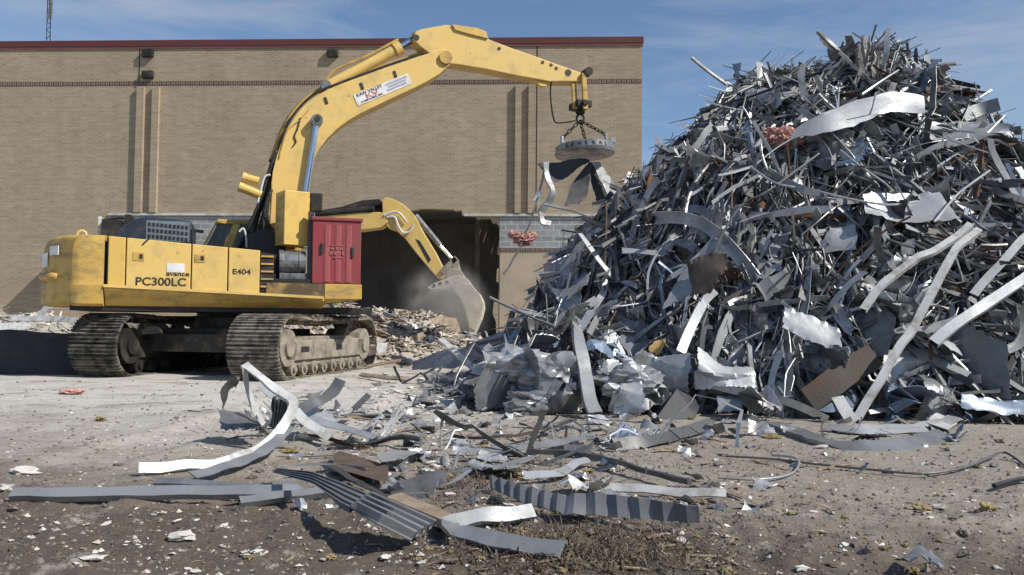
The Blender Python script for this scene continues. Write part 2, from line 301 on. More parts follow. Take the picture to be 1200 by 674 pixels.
c = mixc(pw, sc_.outputs[0], (0.46, 0.42, 0.37))
n5 = N(t, 'ShaderNodeTexNoise', Scale=1.4, Detail=8.0, Roughness=0.75); n5.inputs['Distortion'].default_value = 0.8; L(tc.outputs['Object'], n5.inputs['Vector'])
c = mixc(mrange(n5.outputs[0], 0.50, 0.64, 0, 0.6), c, mixc(n2.outputs[0], (0.09, 0.07, 0.052), (0.24, 0.195, 0.15)))
L(c, b.inputs['Base Color']); b.inputs['Roughness'].default_value = 0.95
bp = N(t, 'ShaderNodeBump', Strength=0.7, Distance=0.02); ad = mathn('ADD', n2.outputs[0], mathn('MULTIPLY', n3.outputs[0], 0.35)); L(ad, bp.inputs['Height']); L(bp.outputs[0], b.inputs['Normal'])
me.materials.append(m); go = bpy.data.objects.new('ground', me); COL.objects.link(go); go['kind'] = 'structure'; go['label'] = 'pale dusty demolition yard ground turning to dark churned soil'

# ------------------------------------------------------------------ building
KW = 0.045; cw = 1/math.sqrt(1+KW*KW)
WR = thing('brick_building', 'large windowless tan brick store building with dark red roof edge and a torn dark opening', 'building', (-8, 30.36, 0))
def WL(s, z, e=0.0):   # s metres along the wall from x=0, z up, e out towards the camera
    return Vector((s*cw - e*KW*cw, 30 - s*KW*cw - e*cw, z))
def Wp(x, y):          # pixel -> (s, z) on the wall plane
    d = ray(x, y); n = Vector((-KW*cw, -cw, 0)); tt = (Vector((0, 30, HC))-Vector((0, 0, HC))).dot(n)/d.dot(n)
    p = Vector((0, 0, HC))+d*tt; return p.x/cw, p.z
def wbox(mb, s0, s1, z0, z1, e0, e1):
    return mb.prism([WL(s0, z0, e1), WL(s1, z0, e1), WL(s1, z1, e1), WL(s0, z1, e1)], [WL(s0, z0, e0), WL(s1, z0, e0), WL(s1, z1, e0), WL(s0, z1, e0)])
SL = -26.0; SR = Wp(752, 200)[0]; ZT = Wp(752, 50)[1]; ZC = Wp(752, 43.5)[1]; ZB = Wp(640, 252)[1]
OL = Wp(398, 300)[0]; OR = Wp(585, 300)[0]; OT = Wp(480, 246)[1]; OM = Wp(541, 252)[0]
w = MB()
wbox(w, SL, OL, -0.1, ZT, -0.4, 0)
# above the opening, lower edge slightly ragged
pts = [(OL, OT+.02), (OL+.9, OT-.02), (OL+1.0, OT+.05), (OL+1.7, OT+.03), (OL+1.75, OT-.05), (OL+2.6, OT-.03), (OL+3.0, OT+.04), (OM-.3, OT+.02), (OM-.25, OT-.04), (OM, OT), (OM+.02, ZB-.02), (OM+.5, ZB-.05), (OM+.55, ZB-.15), (OR-.35, ZB-.12), (OR-.25, ZB-.3), (OR-.1, ZB-.28), (OR, ZB-.5), (OR, ZT), (OL, ZT)]
w.prism([WL(s, z, 0) for s, z in pts], [WL(s, z, -.4) for s, z in pts])
pts = [(OR-.05, -0.1), (OR-.1, 1.0), (OR-.22, 1.3), (OR-.18, 1.7), (OR-.02, 1.75), (OR+.0, 2.4), (OR-.10, 2.45), (OR-.08, 2.9), (OR, 2.95), (OR, 3.4), (OR-.07, 3.45), (OR, 4.0), (OR, ZT), (SR, ZT), (SR, -0.1)]
w.prism([WL(s, z, 0) for s, z in pts], [WL(s, z, -.4) for s, z in pts])
w.prism([WL(SR, -0.1, 0), WL(SR, -0.1, -26), WL(SR, ZT, -26), WL(SR, ZT, 0)], [WL(SR-.4, -0.1, -.41), WL(SR-.4, -0.1, -26), WL(SR-.4, ZT, -26), WL(SR-.4, ZT, -.41)])
w.build('brick_wall', M['brick'], WR)
r_ = MB(); wbox(r_, SL, SR-.42, ZT-.9, ZT-.7, -26, -.42); r_.build('roof', M['concrete'], WR)
r_ = MB(); wbox(r_, OL-6, OL-5.8, 0, OT+.6, -12, -.42); wbox(r_, OR+3, OR+3.2, 0, OT+.6, -12, -.42); wbox(r_, OL-5.79, OR+2.99, 0, OT+.34, -7.2, -7.01); wbox(r_, OL-5.79, OR+2.99, OT+.35, OT+.55, -12, -.42)
wbox(r_, OR-1.3, OR-1.1, 0, OT+.3, -5, -4.8)
r_.build('dark_interior', M['interior'], WR)
for a, b, l in ((1.2, .1, .5), (2.2, .25, .7), (OM-OL+.7, .2, .6), (OR-OL-.5, .3, .9), (OR-OL-.15, .5, 1.3)):
    r_ = MB(); zz = OT if OL+a < OM else ZB-.1; r_.tube([WL(OL+a, zz+.1, -.2), WL(OL+a+.03, zz-l*.5, -.16), WL(OL+a-b*.3, zz-l, -.05)], .014, 5); r_.build('hanging_rebar', M['rust_bar'], WR)
# coping
r_ = MB(); zc1 = ZT+(ZC-ZT); wbox(r_, SL-.05, SR+.06, ZT-.02, ZC, -.5, .07); r_.build('roof_coping', M['coping'], WR)
r_ = MB(); wbox(r_, SL-.05, SR+.05, ZT-.10, ZT-.025, -.1, .045); r_.build('coping_lip', M['coping_light'], WR)
# soldier course
zb1, zb0 = Wp(752, 92.5)[1], Wp(752, 97.5)[1]
r_ = MB(); wbox(r_, SL, SR-.003, zb0, zb1, -.05, .012); r_.build('soldier_course', M['brick_dark'], WR)
# pilasters
def pil(xa, xb, name='pilaster'):
    sa, sb = Wp(xa, 200)[0], Wp(xb, 200)[0]; r = MB(); wbox(r, sa, sb, ZB+.05, zb0-.06, -.02, .13); r.build(name, M['brick'], WR)
for xa, xb in ((159.5, 168), (177.5, 185.5), (603.5, 610.5), (619, 627)): pil(xa, xb)
r_ = MB(); s_ = Wp(628.5, 200)[0]; wbox(r_, s_-.02, s_+.02, ZB+.05, ZT-.11, -.02, .006); r_.build('expansion_joint', M['ink'], WR)
r_ = MB(); s_ = Wp(163.5, 70)[0]; wbox(r_, s_-.02, s_+.02, zb1+.01, ZT-.11, -.02, .006); r_.build('expansion_joint', M['ink'], WR)
for xa, ya in ((168, 64), (168, 89), (384, 64)):
    s_, z_ = Wp(xa, ya); r = MB(); wbox(r, s_, s_+.4, z_-.12, z_+.16, -.02, .16); r.build('wall_light', M['grease'], WR, bevel=.02)
# exposed concrete block where the torn off annex stood
zk0 = Wp(640, 291)[1]
def blk(s0, s1, z0, z1, e=.025, m='block', nm='block_panel'):
    r = MB(); wbox(r, s0, s1, z0, z1, -.02, e); return r.build(nm, M[m], WR)
sA, sB = Wp(128, 250)[0], Wp(397, 250)[0]
blk(sA, sB, zk0, ZB-.06); blk(OR+.01, SR-.01, zk0, ZB-.06)
blk(OR+.02, SR-.012, zk0-.10, zk0-.004, .05, 'brick_dark', 'block_ledge')
blk(OR+.03, SR-.012, 0, zk0-.104, .018, 'tan_plain', 'stucco_panel')
r_ = MB(); wbox(r_, sA, sB, ZB-.055, ZB+.03, -.02, .10); r_.build('flashing', M['flash'], WR)
r_ = MB(); wbox(r_, OM+.1, SR-.01, ZB-.055, ZB+.03, -.02, .10); r_.build('flashing', M['flash'], WR)
# unseen slab added to throw the slanting shadow on the wall
c_ = MB(); s0, z0 = Wp(66, 301); s1, _ = Wp(108, 301); wbox(c_, s0, s1, z0-.14, z0, -.02, 1.15)
top(c_, 'shadow_slab', M['concrete'], 'unseen slab added on the brick wall behind the yellow counterweight to cast shadow', 'canopy')
# antenna mast on the roof
a_ = thing('antenna_mast', 'thin dark lattice antenna mast rising above the dark red roof edge', 'antenna', PX(57, 46, 36)-Vector((0, 0, .8)))
base = PX(57, 46, 36); tp_ = PX(58, -30, 36)
r_ = MB()
for dx, dy in ((-.09, 0), (.09, 0), (0, .15)): r_.tube([base+Vector((dx, dy, -.8)), tp_+Vector((dx*.6, dy*.6, 0))], .018, 5)
r_.build('mast_leg', M['grease'], a_)
r_ = MB()
for k in range(14):
    p = base.lerp(tp_, k/14); q = base.lerp(tp_, (k+1)/14); sg = .09 if k % 2 else -.09
    r_.tube([p+Vector((sg, 0, 0)), q+Vector((-sg, 0, 0))], .012, 4)
r_.build('lattice_brace', M['grease'], a_)
r_ = MB(); p = base.lerp(tp_, .45); r_.box(p+Vector((.12, -.1, 0)), .12, .1, .8); r_.build('antenna_panel', M['grey_steel'], a_)
# ------------------------------------------------------------------ excavator
PSI = math.radians(18); EH = Vector((math.cos(PSI), math.sin(PSI), 0)); ER = Vector((math.sin(PSI), -math.cos(PSI), 0)); EC = Vector((-4.92, 15.52, 0)); UP = Vector((0, 0, 1))
def E(u, v, z): return EC+EH*u+ER*v+UP*z
def U(x, y, v):
    d = ray(x, y); o = Vector((0, 0, HC)); tt = (EC+ER*v-o).dot(ER)/d.dot(ER); p = o+d*tt; return (p-EC).dot(EH), p.z
def plate(mb, px, v0, v1):     # outline traced on the plane v0 (near), given real thickness to v1
    q = [U(x, y, v0) for x, y in px]
    return mb.prism([E(u, v0, z) for u, z in q], [E(u, v1, z) for u, z in q])
def smooth_path(pts, n=6, closed=False):
    P = [Vector(p) for p in pts]; o = []
    for i in range(len(P)-1):
        a, b, c, d = P[max(i-1, 0)], P[i], P[i+1], P[min(i+2, len(P)-1)]
        for k in range(n):
            s = k/n; o.append(0.5*((2*b)+(c-a)*s+(2*a-5*b+4*c-d)*s*s+(3*b-a-3*c+d)*s**3))
    o.append(P[-1]); return o
def text(name, body, size, org, xd, yd, m, parent, bold=True, extr=0.002, width=None):
    cu = bpy.data.curves.new(name, 'FONT'); cu.body = body; cu.size = size; cu.extrude = extr
    if bold: cu.offset = size*0.018
    o = bpy.data.objects.new(name, cu); COL.objects.link(o); bpy.context.view_layer.update()
    dg = bpy.context.evaluated_depsgraph_get(); me = bpy.data.meshes.new_from_object(o.evaluated_get(dg)); bpy.data.objects.remove(o)
    xd = xd.normalized(); zd = xd.cross(yd).normalized(); yd = zd.cross(xd)
    w0 = max((v.co.x for v in me.vertices), default=1); sx = width/w0 if width else 1.0
    wo = wl(parent)
    for v in me.vertices: p = org+xd*(v.co.x*sx)+yd*v.co.y+zd*v.co.z; v.co = p-wo
    me.materials.clear(); me.materials.append(m)
    o = bpy.data.objects.new(name, me); COL.objects.link(o); o.parent = parent; o['wl'] = list(wo); return o

def track(parent, A, T, Lt, H, Wd, ms, name, outer, dusty):
    """crawler track as one tread band of grouser shoes, with its frame, rollers and end wheels as sub-parts"""
    Lr = Vector((T.y, -T.x, 0)); r = H/2
    path = []
    n = 54; straight = Lt-2*r; per = 2*straight+2*math.pi*r
    def at(s):
        s %= per
        if s < straight: return r+s, 0.0, (1, 0)                        # bottom run
        s -= straight
        if s < math.pi*r: a = s/r; return r+straight+math.sin(a)*r, r-math.cos(a)*r, (math.cos(a), math.sin(a))
        s -= math.pi*r
        if s < straight:
            sag = -0.05*math.sin(math.pi*s/straight)*(1+.35*math.sin(6*math.pi*s/straight)); return r+straight-s, H+sag, (-1, 0)
        s -= straight; a = s/r; return r-math.sin(a)*r, r+math.cos(a)*r, (-math.cos(a), -math.sin(a))
    mb = MB()
    for k in range(n):
        a, z, (ta, tz) = at(k*per/n); p = A+T*a+UP*(z+.02); d = T*ta+UP*tz; nrm = d.cross(Lr).normalized()
        pitch = per/n
        mb.box(p+nrm*0.012, pitch*.93, Wd, .03, (d, Lr, nrm))
        for o_ in (-.36, .0, .36): mb.box(p+d*(pitch*o_)+nrm*.036, .022, Wd*.985, .035, (d, Lr, nrm))
        mb.box(p-nrm*.04, pitch*.8, Wd*.35, .07, (d, Lr, nrm))
    tr = mb.build(name, ms, parent)
    c = A+T*(Lt/2)
    fr = MB()
    o2 = Lr*outer
    sec = [(r*1.05, .20), (r*1.05, .62), (Lt*.3, .70), (Lt*.7, .70), (Lt-r*1.05, .62), (Lt-r*1.05, .20)]
    fr.prism([A+T*a+UP*(z*H)+Lr*.30 for a, z in sec], [A+T*a+UP*(z*H)-Lr*.30 for a, z in sec])
    fr.prism([A+T*a+UP*z*H+o2*.36 for a, z in ((Lt*.09, .30), (Lt*.10, .58), (Lt*.16, .64), (Lt*.88, .64), (Lt*.93, .52), (Lt*.93, .30))], [A+T*a+UP*z*H+o2*.305 for a, z in ((Lt*.09, .30), (Lt*.10, .58), (Lt*.16, .64), (Lt*.88, .64), (Lt*.93, .52), (Lt*.93, .30))])
    f = fr.build('track_frame', dusty, tr, bevel=.02)
    for a0, a1 in ((.22, .29), (.56, .62)):
        sl = MB(); sl.prism([A+T*(Lt*a)+UP*z*H+o2*.37 for a, z in ((a0, .44), (a0, .53), (a1, .53), (a1, .44))], [A+T*(Lt*a)+UP*z*H+o2*.355 for a, z in ((a0, .44), (a0, .53), (a1, .53), (a1, .44))]); sl.build('grease_slot', M['black'], tr)
    for k in range(8):
        a = Lt*(.17+.66*k/7); ro = MB(); ro.cyl(A+T*a+UP*(.16*H)-Lr*.34, A+T*a+UP*(.16*H)+Lr*.34, .115*H, 14); ro.cyl(A+T*a+UP*(.16*H)-Lr*.38, A+T*a+UP*(.16*H)+Lr*.38, .05*H, 10); ro.build('track_roller', M['dust'] if dusty is M['dust'] else M['grease'], tr)
    for a, nm in ((r, 'idler_wheel'), (Lt-r, 'drive_sprocket')):
        ro = MB(); q = A+T*a+UP*(r+.02)
        ro.cyl(q-Lr*.10, q+Lr*.10, r-.07, 28); ro.cyl(q-Lr*.36, q+Lr*.36, r*.62, 20); ro.cyl(q-Lr*.40, q+Lr*.40, r*.3, 16)
        ro.build(nm, dusty, tr)
    return tr

EX = thing('excavator', 'big yellow excavator with raised boom, side red cabinet and a magnet on its arm', 'excavator', EC)
TH = math.radians(11); TT = Vector((math.sin(TH), math.cos(TH), 0)); TLr = Vector((TT.y, -TT.x, 0))
An = G(300, 446.5); A1 = Vector((An.x, An.y, 0))-TT*.12; A2 = A1-TLr*2.72; A2 = A2+TT*.10-TLr*.16
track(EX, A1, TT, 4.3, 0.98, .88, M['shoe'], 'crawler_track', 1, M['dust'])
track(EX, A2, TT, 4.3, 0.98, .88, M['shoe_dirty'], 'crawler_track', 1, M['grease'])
# car body, slew ring
mb = MB(); mid = (A1+A2)/2+TT*2.15
mb.box(mid+UP*.62, 1.9, 1.9, .36, (TLr, TT, UP)); mb.box(mid+UP*.55-TT*.9, 2.3, .45, .3, (TLr, TT, UP)); mb.box(mid+UP*.55+TT*.9, 2.3, .45, .3, (TLr, TT, UP))
mb.cyl(mid+UP*.78, mid+UP*1.0, .78, 32)
mb.build('undercarriage_frame', M['grease'], EX)
mb = MB(); mb.cyl(E(0, 0, .98), E(0, 0, 1.17), .68, 36); mb.build('slew_ring', M['grease'], EX)
mb = MB(); mb.box(E(-.3, 0, 1.14), 4.9, 2.3, .10, (EH, ER, UP)); mb.build('belly_plate', M['grease'], EX)
# main frame deck with the sloping yellow skirt
mb = MB(); sec = [(1.37, 1.36), (1.36, 1.42), (-1.36, 1.42), (-1.37, 1.36), (-1.16, 1.17), (1.16, 1.17)]
sk = lambda d: [(v, z+(d if z > 1.3 else 0)) for v, z in sec]
mb.prism([E(-2.22, v, z) for v, z in sk(.075)], [E(1.28, v, z) for v, z in sk(-.06)])
mb.prism([E(1.285, v, z) for v, z in [(1.37, 1.34), (1.36, 1.60), (-.2, 1.60), (-.2, 1.25), (1.30, 1.25)]], [E(1.93, v, z) for v, z in [(1.37, 1.34), (1.36, 1.60), (-.2, 1.60), (-.2, 1.34), (1.34, 1.34)]])
mb.prism([E(.30, v, z) for v, z in [(1.372, 1.404), (1.362, 1.60), (-.2, 1.60), (-.2, 1.404)]], [E(1.282, v, z) for v, z in [(1.372, 1.364), (1.362, 1.60), (-.2, 1.60), (-.2, 1.364)]]) if False else None
mb.prism([E(1.288, v, z) for v, z in [(-1.36, 1.24), (-1.36, 1.42), (-.21, 1.42), (-.21, 1.24)]], [E(1.75, v, z) for v, z in [(-1.36, 1.34), (-1.36, 1.42), (-.21, 1.42), (-.21, 1.34)]])
mb.build('deck_frame', M['yellow_dirty_dim'], EX, bevel=.008)
mb = MB(); mb.prism([E(.30, v, z) for v, z in [(1.372, 1.412), (1.362, 1.60), (-.2, 1.60), (-.2, 1.412)]], [E(1.282, v, z) for v, z in [(1.372, 1.372), (1.362, 1.60), (-.2, 1.60), (-.2, 1.372)]]); mb.build('step_ledge', M['oily'], EX)
mb = MB(); lx = (EH-UP*.0385).normalized(); mb.box(E(-.48, 1.378, 1.425), 3.5, .03, .045, (lx, ER, lx.cross(ER)*-1)); mb.build('deck_lip', M['yellow_pale'], EX)
# counterweight
def cwu(v): return -3.40+.30*abs(v)**1.5+.10*abs(v)**3
def cw_plan(g):      # rounded tail outline, grown by g
    pts = [(-2.235, 1.36+g), (-2.58, 1.35+g), (-2.66-g*.3, 1.33+g), (-2.73-g*.6, 1.28+g*.8), (-2.775-g*.8, 1.21+g*.6)]
    for v in (1.0, .75, .5, .25): pts.append((cwu(v)-g, v))
    q = [(u, -v) for u, v in pts][::-1]; pts.append((cwu(0)-g, 0))
    return pts+q
mb = MB(); zs = [(1.16, -.10), (1.20, -.02), (1.50, .0), (1.56, -.02), (1.95, -.025), (2.18, -.05), (2.28, -.10), (2.33, -.2)]
rings = [[E(u, v, z) for u, v in cw_plan(g)] for z, g in zs]; n = len(rings[0])
vs = [p for r in rings for p in r]; fs = []
for i in range(len(rings)-1):
    for k in range(n): fs.append((i*n+k, i*n+(k+1) % n, (i+1)*n+(k+1) % n, (i+1)*n+k))
fs += [tuple(range(n))[::-1], tuple(range((len(rings)-1)*n, len(rings)*n))]
mb.add(vs, fs); cwt = mb.build('counterweight', M['yellow_dirty_dim'], EX)  # duller yellow here also puts the dimness of grazing light into the colour
for p in cwt.data.polygons: p.use_smooth = True
cwt.data.set_sharp_from_angle(angle=math.radians(22))
mb = MB(); q = [E(cwu(v)-.0, v, 1.64) for v in (1.02, .9, .7, .5, .35)]
mb.tube([p+EH*.02 for p in q], [.05, .075, .075, .075, .05], 10); mb.build('bump_rail', M['yellow_dirty_dim'], cwt, smooth=True)
def sticker(u, v, z, w_, h_, m='white', parent=cwt, nm='sticker'):
    a = cwu(v)+.02; sl = (cwu(v+.05)-cwu(v-.05))/.1
    X = (ER+EH*sl).normalized(); Nn = X.cross(UP); mbx = MB(); mbx.box(E(a-.004, v, z), w_, .012, h_, (X, Nn, UP)); return mbx.build(nm, M[m], parent)
sticker(0, .56, 1.93, .34, .23); sticker(0, .92, 2.07, .30, .15)

for v in (.55, -.9):
    mb = MB(); ring = [E(-2.70+math.cos(a)*.07, v, 2.38+math.sin(a)*.07) for a in [k*math.pi/5 for k in range(11)]]; mb.tube(ring, .025, 6); mb.build('lifting_eye', M['yellow_pale'], cwt)
# rear handrail corner and exhaust gear behind the hood
mb = MB(); mb.box(E(-2.55, -.35, 2.55), .05, .16, .5, (EH, ER, UP)); mb.build('grab_plate', M['offwhite'], EX)
mb = MB(); mb.tube(smooth_path([E(-2.5, -.4, 2.35), E(-2.48, -.4, 2.74), E(-2.0, -.4, 2.78), E(-1.95, -.4, 2.4)], 4), .03, 6)
mb.box(E(-2.33, -.3, 2.56), .32, .5, .34, (EH, ER, UP)); mb.prism([E(-2.2, -.1, 2.4), E(-2.12, -.1, 2.84), E(-2.02, -.1, 2.84), E(-1.85, -.1, 2.5)], [E(-2.2, -.5, 2.4), E(-2.12, -.5, 2.84), E(-2.02, -.5, 2.84), E(-1.85, -.5, 2.5)])
mb.tube(smooth_path([E(-1.98, -.2, 2.72), E(-1.3, -.3, 2.66), E(-.8, -.3, 2.6)], 4), .03, 6)
mb.build('exhaust_housing', M['grease'], EX)
# engine house: body and door panels
mb = MB(); mb.prism([E(-2.20, v, z) for v, z in [(1.325, 1.425), (1.325, 2.28), (-1.325, 2.28), (-1.325, 1.425)]], [E(.28, v, z) for v, z in [(1.325, 1.425), (1.325, 2.12), (-1.325, 2.12), (-1.325, 1.425)]]); mb.build('engine_house', M['grease'], EX)
U0 = lambda x: U(x, 310, 1.36)[0]
zt = lambda u: 2.305-(u+2.2)/2.5*.165
zb_of = lambda u: 1.505-(u+2.2)/3.5*.14
for i, (xa, xb) in enumerate(((126.5, 146.5), (148, 223.5), (225, 266.5), (268, 304.5))):
    ua, ub = U0(xa), U0(xb); mb = MB()
    mb.prism([E(ua, 1.362, zb_of(ua)), E(ub, 1.362, zb_of(ub)), E(ub, 1.362, zt(ub)), E(ua, 1.362, zt(ua))], [E(ua, 1.3, zb_of(ua)), E(ub, 1.3, zb_of(ub)), E(ub, 1.3, zt(ub)), E(ua, 1.3, zt(ua))])
    d_ = mb.build('side_door', M['yellow_pale'] if i else M['yellow'], EX, bevel=.012)
    if i in (1, 2):
        ul = U(162 if i == 1 else 234, 309, 1.37)[0]; mb = MB(); mb.box(E(ul, 1.366, 1.98), .17, .012, .14, (EH, ER, UP)); h_ = mb.build('door_latch', M['yellow_dirty_dim'], d_, bevel=.004)
        mb = MB(); mb.box(E(ul+.04, 1.374, 1.985), .05, .01, .07, (EH, ER, UP)); mb.build('latch_grip', M['ink'], d_)
    if i == 1:
        uu, z_ = U(158, 334, 1.366); u2 = U(218, 334, 1.366)[0]; text('lettering', 'PC300LC', .185, E(uu, 1.366, z_), EH, UP, M['ink'], d_, width=u2-uu)
        uu, z_ = U(194.5, 323, 1.366); text('lettering', 'avance', .10, E(uu, 1.366, z_), EH, UP, M['ink'], d_, width=.36)
        uu, z_ = U(206, 314, 1.366); mb = MB(); mb.box(E(uu, 1.366, z_), .27, .008, .15, (EH, ER, UP)); mb.build('sticker', M['white'], d_)
        uu, z_ = U(171, 283, 1.366); mb = MB(); mb.tube([E(uu-.05, 1.366, z_-.06), E(uu+.0, 1.366, z_+.0), E(uu+.05, 1.366, z_+.05)], .014, 4); mb.build('scrape_mark', M['ink'], d_)
    if i == 3:
        uu, z_ = U(272, 321, 1.366); text('lettering', 'E404', .125, E(uu, 1.366, z_), EH, UP, M['ink'], d_, width=.30)
ua, ub = U0(305.5), U0(321)
mb = MB(); mb.box(E((ua+ub)/2, 1.30, 1.77), ub-ua, .08, .66, (EH, ER, UP)); vp = mb.build('vent_panel', M['grease'], EX)
for k in range(5):
    mb = MB(); mb.box(E((ua+ub)/2, 1.35, 1.53+k*.13), ub-ua-.01, .03, .03, (EH, ER, UP)); mb.build('vent_slat', M['yellow_dirty_dim'], vp)
# dark engine hood with a punched grille
def hood_ring(u, zt_, v0=1.12, v1=-.2):
    return [E(u, v0, 2.14), E(u, v0, zt_-.10), E(u, v0-.05, zt_-.03), E(u, v0-.14, zt_), E(u, v1, zt_), E(u, v1, 2.14)]
st = [(-2.12, 2.40), (-2.02, 2.50), (-1.78, 2.66), (-1.62, 2.70), (-.95, 2.64), (-.92, 2.58)]
rg = [hood_ring(u, z) for u, z in st]; n = 6; mb = MB()
mb.add([p for r in rg for p in r], [(i*n+k, i*n+(k+1) % n, (i+1)*n+(k+1) % n, (i+1)*n+k) for i in range(len(rg)-1) for k in range(n)]+[tuple(range(n)), tuple(range((len(rg)-1)*n, len(rg)*n))[::-1]])
hood = mb.build('engine_hood', M['navy'], EX, bevel=.015)
mb = MB(); gx0, gx1 = -1.60, -1.0
mb.box(E(-1.30, 1.125, 2.44), .68, .014, .34, (EH, ER, UP)); grl = mb.build('hood_grille', M['grille'], EX)
mb = MB()
for i in range(10):
    for j in range(3): mb.box(E(-1.59+i*.0645, 1.133, 2.545-j*.10-i*.004), .043, .012, .06, (EH, ER, UP))
mb.build('grille_hole', M['black'], grl)
# cab on the far side
mb = MB(); mb.prism([E(-.86, v, z) for v, z in [(-.42, 1.43), (-.42, 2.2), (-1.34, 2.2), (-1.34, 1.43)]], [E(1.0, v, z) for v, z in [(-.42, 1.43), (-.42, 2.2), (-1.34, 2.2), (-1.34, 1.43)]]); cab = mb.build('cab', M['yellow_dirty_dim'], EX, bevel=.03)
mb = MB(); mb.prism([E(u, -.45, z) for u, z in [(-.82, 2.2), (-.55, 2.78), (.75, 2.80), (.97, 2.2)]], [E(u, -1.31, z) for u, z in [(-.82, 2.2), (-.55, 2.78), (.75, 2.80), (.97, 2.2)]]); mb.build('cab_window', M['glass'], cab)
mb = MB(); mb.prism([E(u, -.40, z) for u, z in [(-.60, 2.77), (-.56, 2.86), (.78, 2.88), (.82, 2.78)]], [E(u, -1.35, z) for u, z in [(-.60, 2.77), (-.56, 2.86), (.78, 2.88), (.82, 2.78)]]); mb.build('cab_roof', M['yellow_dirty_dim'], cab, bevel=.02)
for ps in ([(-.50, 2.2), (-.27, 2.79), (-.15, 2.79), (-.32, 2.2)], [(-.88, 2.2), (-.60, 2.79), (-.56, 2.79), (-.83, 2.2)]):
    mb = MB(); mb.prism([E(u, -.41, z) for u, z in ps], [E(u, -.455, z) for u, z in ps]); mb.build('cab_pillar', M['yellow'], cab)
mb = MB(); uu, zz = U(370, 238, .2); mb.box(E(uu, .2, zz), .22, .3, .34, (EH, ER, UP)); mb.build('mirror_box', M['grease'], EX, bevel=.02)
# boom
BN, BF = .27, -.27
inner = [(346, 292), (350, 250), (354, 220), (360, 203), (367, 188), (374, 175), (383, 163), (394, 152), (406, 143), (419, 135), (433, 128), (452, 119), (471, 110), (486, 103), (500, 96), (515, 87), (527, 76)]
outer_ = [(520, 58), (506, 61), (480, 70), (450, 80), (430, 87.5), (414, 93), (398, 99), (384, 105), (371, 112), (361, 119), (352, 128), (344, 139), (336, 152), (330, 166), (324, 183), (319.5, 201), (318, 215), (318, 232), (316, 262), (317, 292)]
mb = MB(); plate(mb, inner+outer_, BN, BF); boom = mb.build('boom', M['yellow_pale'], EX, bevel=.015)
def rail(px, v, r, m, nm, parent, n=6):
    mb = MB(); mb.tube(smooth_path([E(U(x, y, v)[0], v, U(x, y, v)[1]) for x, y in px], n), r, 6); return mb.build(nm, M[m], parent, smooth=True)
rail([(500, 61), (450, 78), (400, 96.5), (371, 109), (350, 127), (334, 152), (322, 186)], .2, .022, 'grease', 'boom_pipe', boom)
rail([(500, 60), (450, 77), (400, 95), (370, 107), (348, 126), (331, 152), (318, 186)], .0, .03, 'yellow_dirty_dim', 'boom_pipe', boom)
rail([(500, 60), (450, 77), (400, 95), (370, 107), (347, 126), (330, 152), (316, 190)], -.15, .024, 'grease', 'boom_pipe', boom)
for x, y in ((382, 118), (424, 101), (463, 87)):
    mb = MB(); u_, z_ = U(x, y, BN); dd = (Vector(U(x+2, y+6, BN))-Vector((u_, z_))).normalized(); X = EH*dd.x+UP*dd.y; mb.box(E(u_, BN+.006, z_), .13, .02, .05, (X, ER, X.cross(ER))); mb.build('pipe_clamp', M['ink'], boom)
mb = MB(); u_, z_ = U(371, 142, BN); mb.cyl(E(u_, .44, z_), E(u_, -.44, z_), .10, 20); pin = mb.build('boom_pin', M['grey_steel'], boom)
mb = MB(); mb.cyl(E(u_, .455, z_), E(u_, .441, z_), .055, 12); mb.build('pin_cap', M['ink'], boom)
# decal on the boom
q = [U(x, y, BN) for x, y in ((419.5, 124.5), (482.5, 98), (478, 86), (414, 111.5))]
mb = MB(); mb.prism([E(u, BN+.012, z) for u, z in q], [E(u, BN+.004, z) for u, z in q]); dec = mb.build('decal', M['white'], boom)
A_ = E(q[0][0], BN+.014, q[0][1]); B_ = E(q[1][0], BN+.014, q[1][1]); D_ = E(q[3][0], BN+.014, q[3][1]); xd = (B_-A_); wd = xd.length; xd.normalize(); yd = (D_-A_); hd = yd.length
Yd = ER.cross(xd)*-1 if False else (yd-xd*yd.dot(xd)).normalized()
text('lettering', 'KAW VALLEY', .085, A_+xd*wd*.05+Yd*hd*.70, xd, Yd, M['ink'], boom, width=wd*.47)
text('lettering', 'KV', .12, A_+xd*wd*.18+Yd*hd*.30, xd, Yd, M['ink_red'], boom, width=wd*.24)
text('lettering', 'COMPANIES, INC.', .05, A_+xd*wd*.07+Yd*hd*.10, xd, Yd, M['ink'], boom, width=wd*.42)
mb = MB()
for k, (f0, f1, hh) in enumerate(((.56, .97, .72), (.60, .93, .48), (.56, .92, .24))):
    for j in range(9):
        a = f0+(f1-f0)*(j+.1)/9; mb.box(A_+xd*wd*(a+.017)+Yd*hd*hh, .035+.02*((j*7+k) % 3)/2, .004, .035, (xd, xd.cross(Yd), Yd))
mb.build('faded_marks', M['ink_pale'], boom)
# boom cylinders
for v in (.36, -.36):
    t0 = U(371, 142, .36); t1 = U(357, 232, .36); t2 = U(349, 290, .36)
    P0, P1, P2 = [E(t_[0], v, t_[1]) for t_ in (t0, t1, t2)]
    mb = MB(); mb.cyl(P1+(P2-P1).normalized()*.0, P2, .105, 16); bc = mb.build('boom_cylinder', M['yellow_dirty_dim'], EX, smooth=False)
    mb = MB(); mb.cyl(P0, P1+(P2-P1)*.3, .058, 14); mb.build('piston_rod', M['chrome'], bc)
    mb = MB(); mb.cyl(P0-ER*.07, P0+ER*.07, .11, 16); mb.build('rod_eye', M['grey_steel'], bc)
